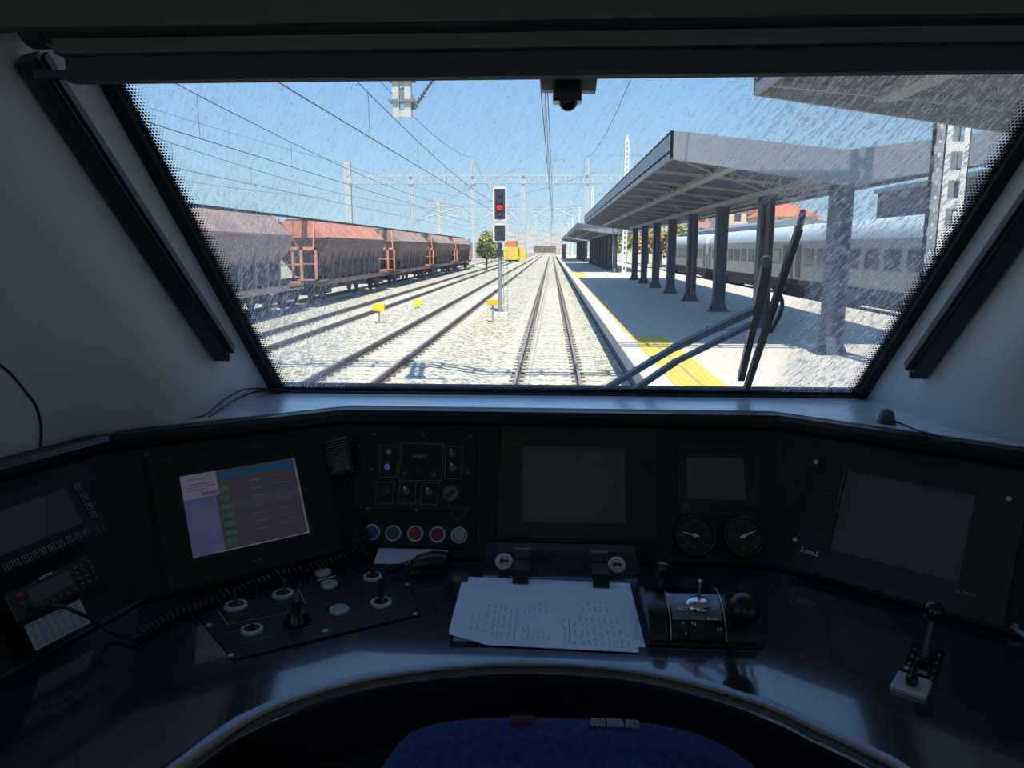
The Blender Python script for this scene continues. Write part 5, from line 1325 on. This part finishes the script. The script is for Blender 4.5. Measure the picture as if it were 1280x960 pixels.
for px, lb in ((650.5, 'left black clip holding the papers'), (751.5, 'right black clip holding the papers')):
    a = onz(px, 729 if px < 700 else 734, D + .004); t = thing('paper_clip', lb, 'clip', a, 'black clips on the papers'); wd = .0145
    prof = [(a.y, D + .003), (a.y, D + .008), (a.y + .016, D + .022), (a.y + .055, D + .030), (a.y + .060, D + .044), (a.y + .064, D + .044), (a.y + .060, D + .024), (a.y + .030, D + .012)]
    MB().loft([[V(a.x - wd, y, z) for y, z in prof], [V(a.x + wd, y, z) for y, z in prof]], True, True).build('clip_blade', M_black, t)
    MB().cyl((a.x - wd - .001, a.y + .062, D + .044), (a.x + wd + .001, a.y + .062, D + .044), .003, n=10).build('clip_edge', M_dimmetal, t, smooth=True)

# ---- left desk switch plate
Zp = .003
qp = ((246, 770), (500, 704), (524, 770), (292, 826))
P4 = [FD.at(*c) for c in qp]
t = thing('desk_switch_plate', 'black plate of silver-ringed switches and white buttons at the desk left', 'panel', FD.wp(390, 765))
MB().add([(x, y, 0) for x, y in P4] + [(x, y, Zp) for x, y in P4], [(0,1,2,3), (7,6,5,4), (0,4,5,1), (1,5,6,2), (2,6,7,3), (3,7,4,0)], FD.M).build('plate', M_panel2, t)
def ringsw(px, py, r, mat=M_alu, kind='toggle', L=.03, tilt=(0, 0)):
    g_ = FD.sub(px, py, Zp)
    rg = MB().lathe([(r, 0), (r, .004), (r*.9, .006), (r*.72, .006), (r*.68, .002)], 28, g_.M, caps=False).build('switch_ring', mat, t, smooth=True)
    if kind == 'toggle':
        MB().lathe([(r*.7, .001), (r*.6, .005), (.006, .008), (.004, .010)], 18, g_.M).build('switch_boot', M_black, rg, smooth=True)
        MB().cyl(g_.w(0, 0, .006), g_.w(tilt[0], tilt[1], .006 + L), .0035, .0060, n=10).build('switch_lever', M_black, rg, smooth=True)
    elif kind == 'push':
        MB().lathe([(r*.70, .001), (r*.70, .006), (r*.6, .0075), (.0005, .0075)], 24, g_.M).build('push_cap', M_bwhite if mat is M_alu else M_chrome, rg, smooth=True)
    elif kind == 'key':
        MB().lathe([(r*.7, .001), (r*.65, .005), (.001, .005)], 18, g_.M).box(-.002, .002, -.008, .008, .005, .014, g_.M @ Matrix.Rotation(.6, 4, 'Z')).build('rotary_cap', M_black, rg)
ringsw(295, 760.5, .0195, L=.022, tilt=(-.004, .01)); ringsw(354, 746, .0185, L=.022, tilt=(.002, .01)); ringsw(315, 791, .0175, kind='key')
ringsw(466, 724.5, .0175, L=.012); ringsw(476.5, 757, .0185, L=.036, tilt=(0, .004))
ringsw(424, 766, .0165, kind='push'); ringsw(411.5, 734, .0150, kind='push'); ringsw(404, 719, .0150, kind='push')
g_ = FD.sub(372, 780, Zp)
kb = MB().lathe([(.021, 0), (.021, .006), (.017, .014), (.016, .020), (.001, .021)], 22, g_.M).build('rotary_knob', M_black, t, smooth=True)
MB().bbox(-.006, .006, -.017, .017, .018, .046, .003, g_.M @ Matrix.Rotation(.25, 4, 'Z')).build('knob_grip', M_black, kb)
m = MB()
for a, b in (((271, 764), (285, 783)), ((285, 783), (358, 769)), ((372, 737), (383, 758)), ((398, 727), (420, 722))): line(m, FD, a, b, Zp + .0006, .0016 if a != (398, 727) else .006)
m.build('bracket_lines', M_dimw, t)
m = MB(); rnd = random.Random(4)
for (a, b) in (((287, 773), (312, 768)), ((346, 757), (368, 753)), ((303, 807), (343, 797)), ((281, 795), (297, 791)), ((422, 777), (436, 775)), ((473, 768), (489, 766)), ((456, 735), (474, 733)), ((357, 793), (395, 785)), ((412, 744), (426, 742))):
    n_ = 9; m = MB()
    for k in range(n_):
        u0, u1 = k / n_, (k + .6) / n_; p = (a[0] + (b[0]-a[0])*u0, a[1] + (b[1]-a[1])*u0); q_ = (a[0] + (b[0]-a[0])*u1, a[1] + (b[1]-a[1])*u1); line(m, FD, p, q_, Zp + .0006, .0022)
    m.build('lettering', M_line, t)
screws(t, FD, ((261, 784), (289, 822), (407, 791), (509, 733), (519, 770)), Zp, .0045, M_alu)

# ---- master controller
c0 = onz(882, 806, D); bx0, bx1 = onz(812, 806, D).x, onz(948, 806, D).x
yf = c0.y - .005; yb = yf + .150; yc = (yf + yb) / 2; zc = D + .002
t = thing('master_controller', 'master controller block with two black levers and a glossy drum between them', 'controller', ((bx0 + bx1) / 2, yc, D))
MB().bbox(bx0 - .006, bx1 + .004, yf - .004, yb + .004, D, D + .006, .004).build('base_plate', M_black, t)
def arcprof(r, y_, z_, n=16, a0=0, a1=math.pi): return [(y_ - r*math.cos(a0 + (a1-a0)*k/n), z_ + r*math.sin(a0 + (a1-a0)*k/n)) for k in range(n + 1)]
def drum(xa, xb, r, flat=.72):
    pr = [(y, zc + (z - zc) * flat) for y, z in arcprof(r, yc, zc)]
    return MB().loft([[V(xa, y, z) for y, z in pr], [V(xb, y, z) for y, z in pr]], True, True)
xa, xb = onz(838, 760, D + .05).x, onz(905, 760, D + .05).x
drum(xa, xb, .070).build('drum', M_blackg, t, smooth=True)
cl = drum(bx0, bx0 + .028, .073, .68).build('left_cheek', M_black, t, smooth=True)
cr = drum(xb + .002, bx1, .073, .68).build('right_cheek', M_black, t, smooth=True)
for x_ in (xa - .0012, xb - .0004): drum(x_, x_ + .0016, .0712, .725).build('cheek_trim', M_alu, t, smooth=True)
# grey index plate wrapped over the drum
pr = [(y, zc + (z - zc) * .72) for y, z in arcprof(.0708, yc, zc, 10, math.radians(38), math.radians(86))]
MB().loft([[V(xa + .003, y, z) for y, z in pr], [V(xb - .003, y, z) for y, z in pr]], closed=False).build('index_plate', mk('index_plate_grey', (.17, .20, .26), .3, metal=.3), t, smooth=True)
def ondrum(px, py):
    for a in range(0, 181, 1):
        y = yc - .0712*math.cos(math.radians(a)); z = zc + .0712*.72*math.sin(math.radians(a)); 
        p = ony(px, py, y)
        if p.z <= z: break
    nn = V(0, -math.cos(math.radians(a)) * .72, math.sin(math.radians(a))).normalized(); return Fr(V(p.x, y, z) + nn * .0014, (1, 0, 0), nn)
for (px, py, tx, sz) in ((853, 762.5, '- ACTY', .0085), (890, 761, '50', .0090), (891, 774, 'Boost', .0075), (899, 788, 'ST', .007)): text(tx, ondrum(px, py).M, sz, M_white, t)
m = MB()
for px, py in ((865, 779), (854, 779), (869, 781), (857, 792)): m.box(-.0008, .0008, -.002, .002, 0, .0004, ondrum(px, py).M)
m.build('index_marks', M_white, t)
# reverser boss and key
fk = ondrum(873, 757)
bs = MB().lathe([(.0205, 0), (.0195, .003), (.014, .0065), (.0005, .008)], 26, fk.M @ Matrix.Diagonal((1, .8, 1, 1))).build('reverser_boss', M_chrome, t, smooth=True)
kt = ony(875.5, 727, fk.o.y + .012)
MB().cyl(fk.o, kt, .0024, .0028, n=10).build('reverser_key', M_dimmetal, bs, smooth=True); MB().sphere(kt, .0040, 10).build('key_tip', M_chrome, bs, smooth=True)
# left slim lever
lb_ = V((bx0 + .026), yc + .012, D + .052); lt = ony(830, 702, yc + .026)
lp = []; dd = lt - lb_
for u, r_ in ((0, .011), (.15, .0085), (.3, .0080), (.45, .0095), (.62, .0135), (.78, .0140), (.90, .0130), (.97, .0090), (1.0, .002)): lp.append((r_, dd.length * u))
MB().lathe(lp, 18, Matrix.Translation(lb_) @ dd.to_track_quat('Z', 'Y').to_matrix().to_4x4()).build('left_lever', M_black, t, smooth=True)
MB().cyl((bx0 + .030, yc - .02, D + .045), (bx0 + .036, yc - .02, D + .045), .014, n=16).build('lever_slot_plate', M_alu, t)
# right ball lever
bc = ony(929, 762, yf - .012)
MB().cyl((bc.x - .002, yc - .01, D + .045), bc, .010, n=12).build('right_lever', M_black, t, smooth=True)
MB().sphere(bc, .0262, 24).build('ball_knob', M_black, t, smooth=True)

# ---- small lever far right
a = onz(1158, 822, D); ang = math.radians(-17)
fr2, w, h = FD.quad(((1143, 805), (1187, 817), (1163, 857), (1122, 845)))
t = thing('auxiliary_lever', 'small black ball-topped lever on a plate at the desk right', 'lever', fr2.o)
MB().bbox(-w/2, w/2, -h/2, h/2, 0, .003, .003, fr2.M).build('plate', M_blackg, t)
m = MB()
for s_ in (-1, 1):
    for k in range(4): m.box(s_*(w/2 - .006) - .0012, s_*(w/2 - .006) + .0012, -h/2 + .012 + k * h * .22, -h/2 + .020 + k * h * .22, .003, .0034, fr2.M)
m.build('position_marks', M_line, t)['kind'] = 'stuff'
MB().bbox(-.009, .009, -.016, .016, .003, .014, .003, fr2.M).build('slide_block', M_black, t)
bt = ony(1167, 764, fr2.o.y + .004)
MB().cyl(fr2.o + V(0, 0, .01), bt, .0036, n=10).build('stem', M_dimmetal, t, smooth=True); MB().sphere(bt, .0155, 20).build('ball_knob', M_blackg, t, smooth=True)
fr3, w, h = FD.quad(((1122, 842), (1166, 856), (1157, 876), (1112, 862)))
MB().bbox(-w/2, w/2, -h/2, h/2, 0, .006, .002, fr3.M).build('chrome_block', M_alu, t)
MB().box(-.016, .014, h/2 + .006, h/2 + .010, 0, .012, fr3.M).build('chrome_bar', M_chrome, t)
MB().sphere(FD.wp(1138, 860, .012) + V(.001, 0, 0), .0085, 14).cyl(FD.wp(1138, 858, .010), FD.wp(1140, 846, .012), .005, n=10).build('stop_knob', M_black, t, smooth=True)

# ---- shelf odds and ends
p = onz(1108, 525, T); t = thing('shelf_sensor', 'small grey dome sensor standing on the shelf at the right', 'sensor', p)
MB().lathe([(.0185, 0), (.0185, .003), (.0155, .004), (.0150, .012), (.012, .022), (.006, .027), (.0005, .028)], 22, Matrix.Translation(p + V(0, 0, -.005))).build('dome', mk('dome_grey', (.06, .065, .07), .45), t, smooth=True)
MB().tube(spline([p + V(.012, -.002, .0), onz(1130, 531, T + .001), onz(1150, 539, T + .001), onz(1178, 546, T + .002)], 5), .0022, 6).build('lead', M_cord, t, smooth=True)
p = onz(363, 486, T); t = thing('cable_connector', 'small grey connector block at the lower left windscreen corner', 'connector', p)
MB().bbox(-.014, .014, -.012, .012, -.005, .010, .003, Matrix.Translation(p) @ Matrix.Rotation(.2, 4, 'Z')).build('block', M_dimmetal, t)
for k, pts in enumerate((((355, 487, .004), (330, 486, .012), (305, 487, .03), (280, 500, .02), (258, 518, .004), (240, 523, .002)), ((352, 492, .0), (325, 489, .008), (300, 497, .01), (275, 512, .004), (262, 521, .002)))):
    t.name and MB().tube(spline([onz(x, y, T + z) for x, y, z in pts], 6), .0022, 6).build('loose_lead', M_cord, t, smooth=True)

# ---- driver's seat back
t = thing('driver_seat', 'blue moquette seat back with red and white woven marks at the bottom edge', 'seat', (.06, .45, 1.6))
Ys = .56; cx = ony(712, 905, Ys).x
prof = [(475, 962), (492, 938), (515, 915), (560, 902), (640, 897), (720, 899), (800, 903), (860, 914), (905, 932), (940, 955), (952, 966)]
top = [ony(x, y, Ys) for x, y in prof]
rows = []
for (dy, dz, sc) in ((.035, -.06, .97), (.028, -.030, .985), (.014, -.009, 1), (0, 0, 1), (-.025, -.002, 1), (-.045, -.014, .99), (-.055, -.05, .98), (-.06, -.25, .96), (-.06, -.55, .92)):
    rows.append([V(cx + (q_.x - cx) * sc, q_.y + dy, q_.z + dz) for q_ in top])
    if dz <= -.25:
        zz = rows[-1][5].z; rows[-1] = [V(q_.x, q_.y, zz) for q_ in rows[-1]]
m = MB(); m.loft([spline(r_, 3) for r_ in rows], closed=False)
b0 = spline(rows[0], 3); m.loft([b0, [V(q_.x, q_.y, top[5].z - .55) for q_ in b0]], closed=False)
m.build('backrest', M_blue, t, smooth=True)
def seatmark(x0, x1, mat, nm):
    m = MB(); nn = 10; rws = []
    tp = spline(top, 6)
    def zat(x):
        for a, b in zip(tp, tp[1:]):
            if a.x <= x <= b.x: return a.z + (b.z - a.z) * (x - a.x) / max(1e-6, b.x - a.x)
        return top[5].z
    xa, xb = ony(x0, 905, Ys).x, ony(x1, 905, Ys).x
    for dy, dz in ((.003, .0000), (0, .0010), (-.003, .0012), (-.006, .0010), (-.009, .0002)): rws.append([V(xa + (xb-xa)*k/nn, Ys + dy * (1 if k % 3 else .8), zat(xa + (xb-xa)*k/nn) + dz) for k in range(nn + 1)])
    m.loft(rws, closed=False); m.build(nm, mat, t, smooth=True)
seatmark(637, 668, M_seatred, 'red_mark'); seatmark(738, 756, M_seatwht, 'white_mark'); seatmark(758, 778, M_seatwht, 'white_mark'); seatmark(781, 798, M_seatwht, 'white_mark')
MB().box(cx - .14, cx + .14, .20, .50, 2.0, 2.10).build('cushion', M_blue, t); MB().box(cx - .06, cx + .06, .30, .42, 1.6, 2.0).box(cx - .2, cx + .2, .2, .5, 1.6, 1.63).build('pedestal', M_black, t)
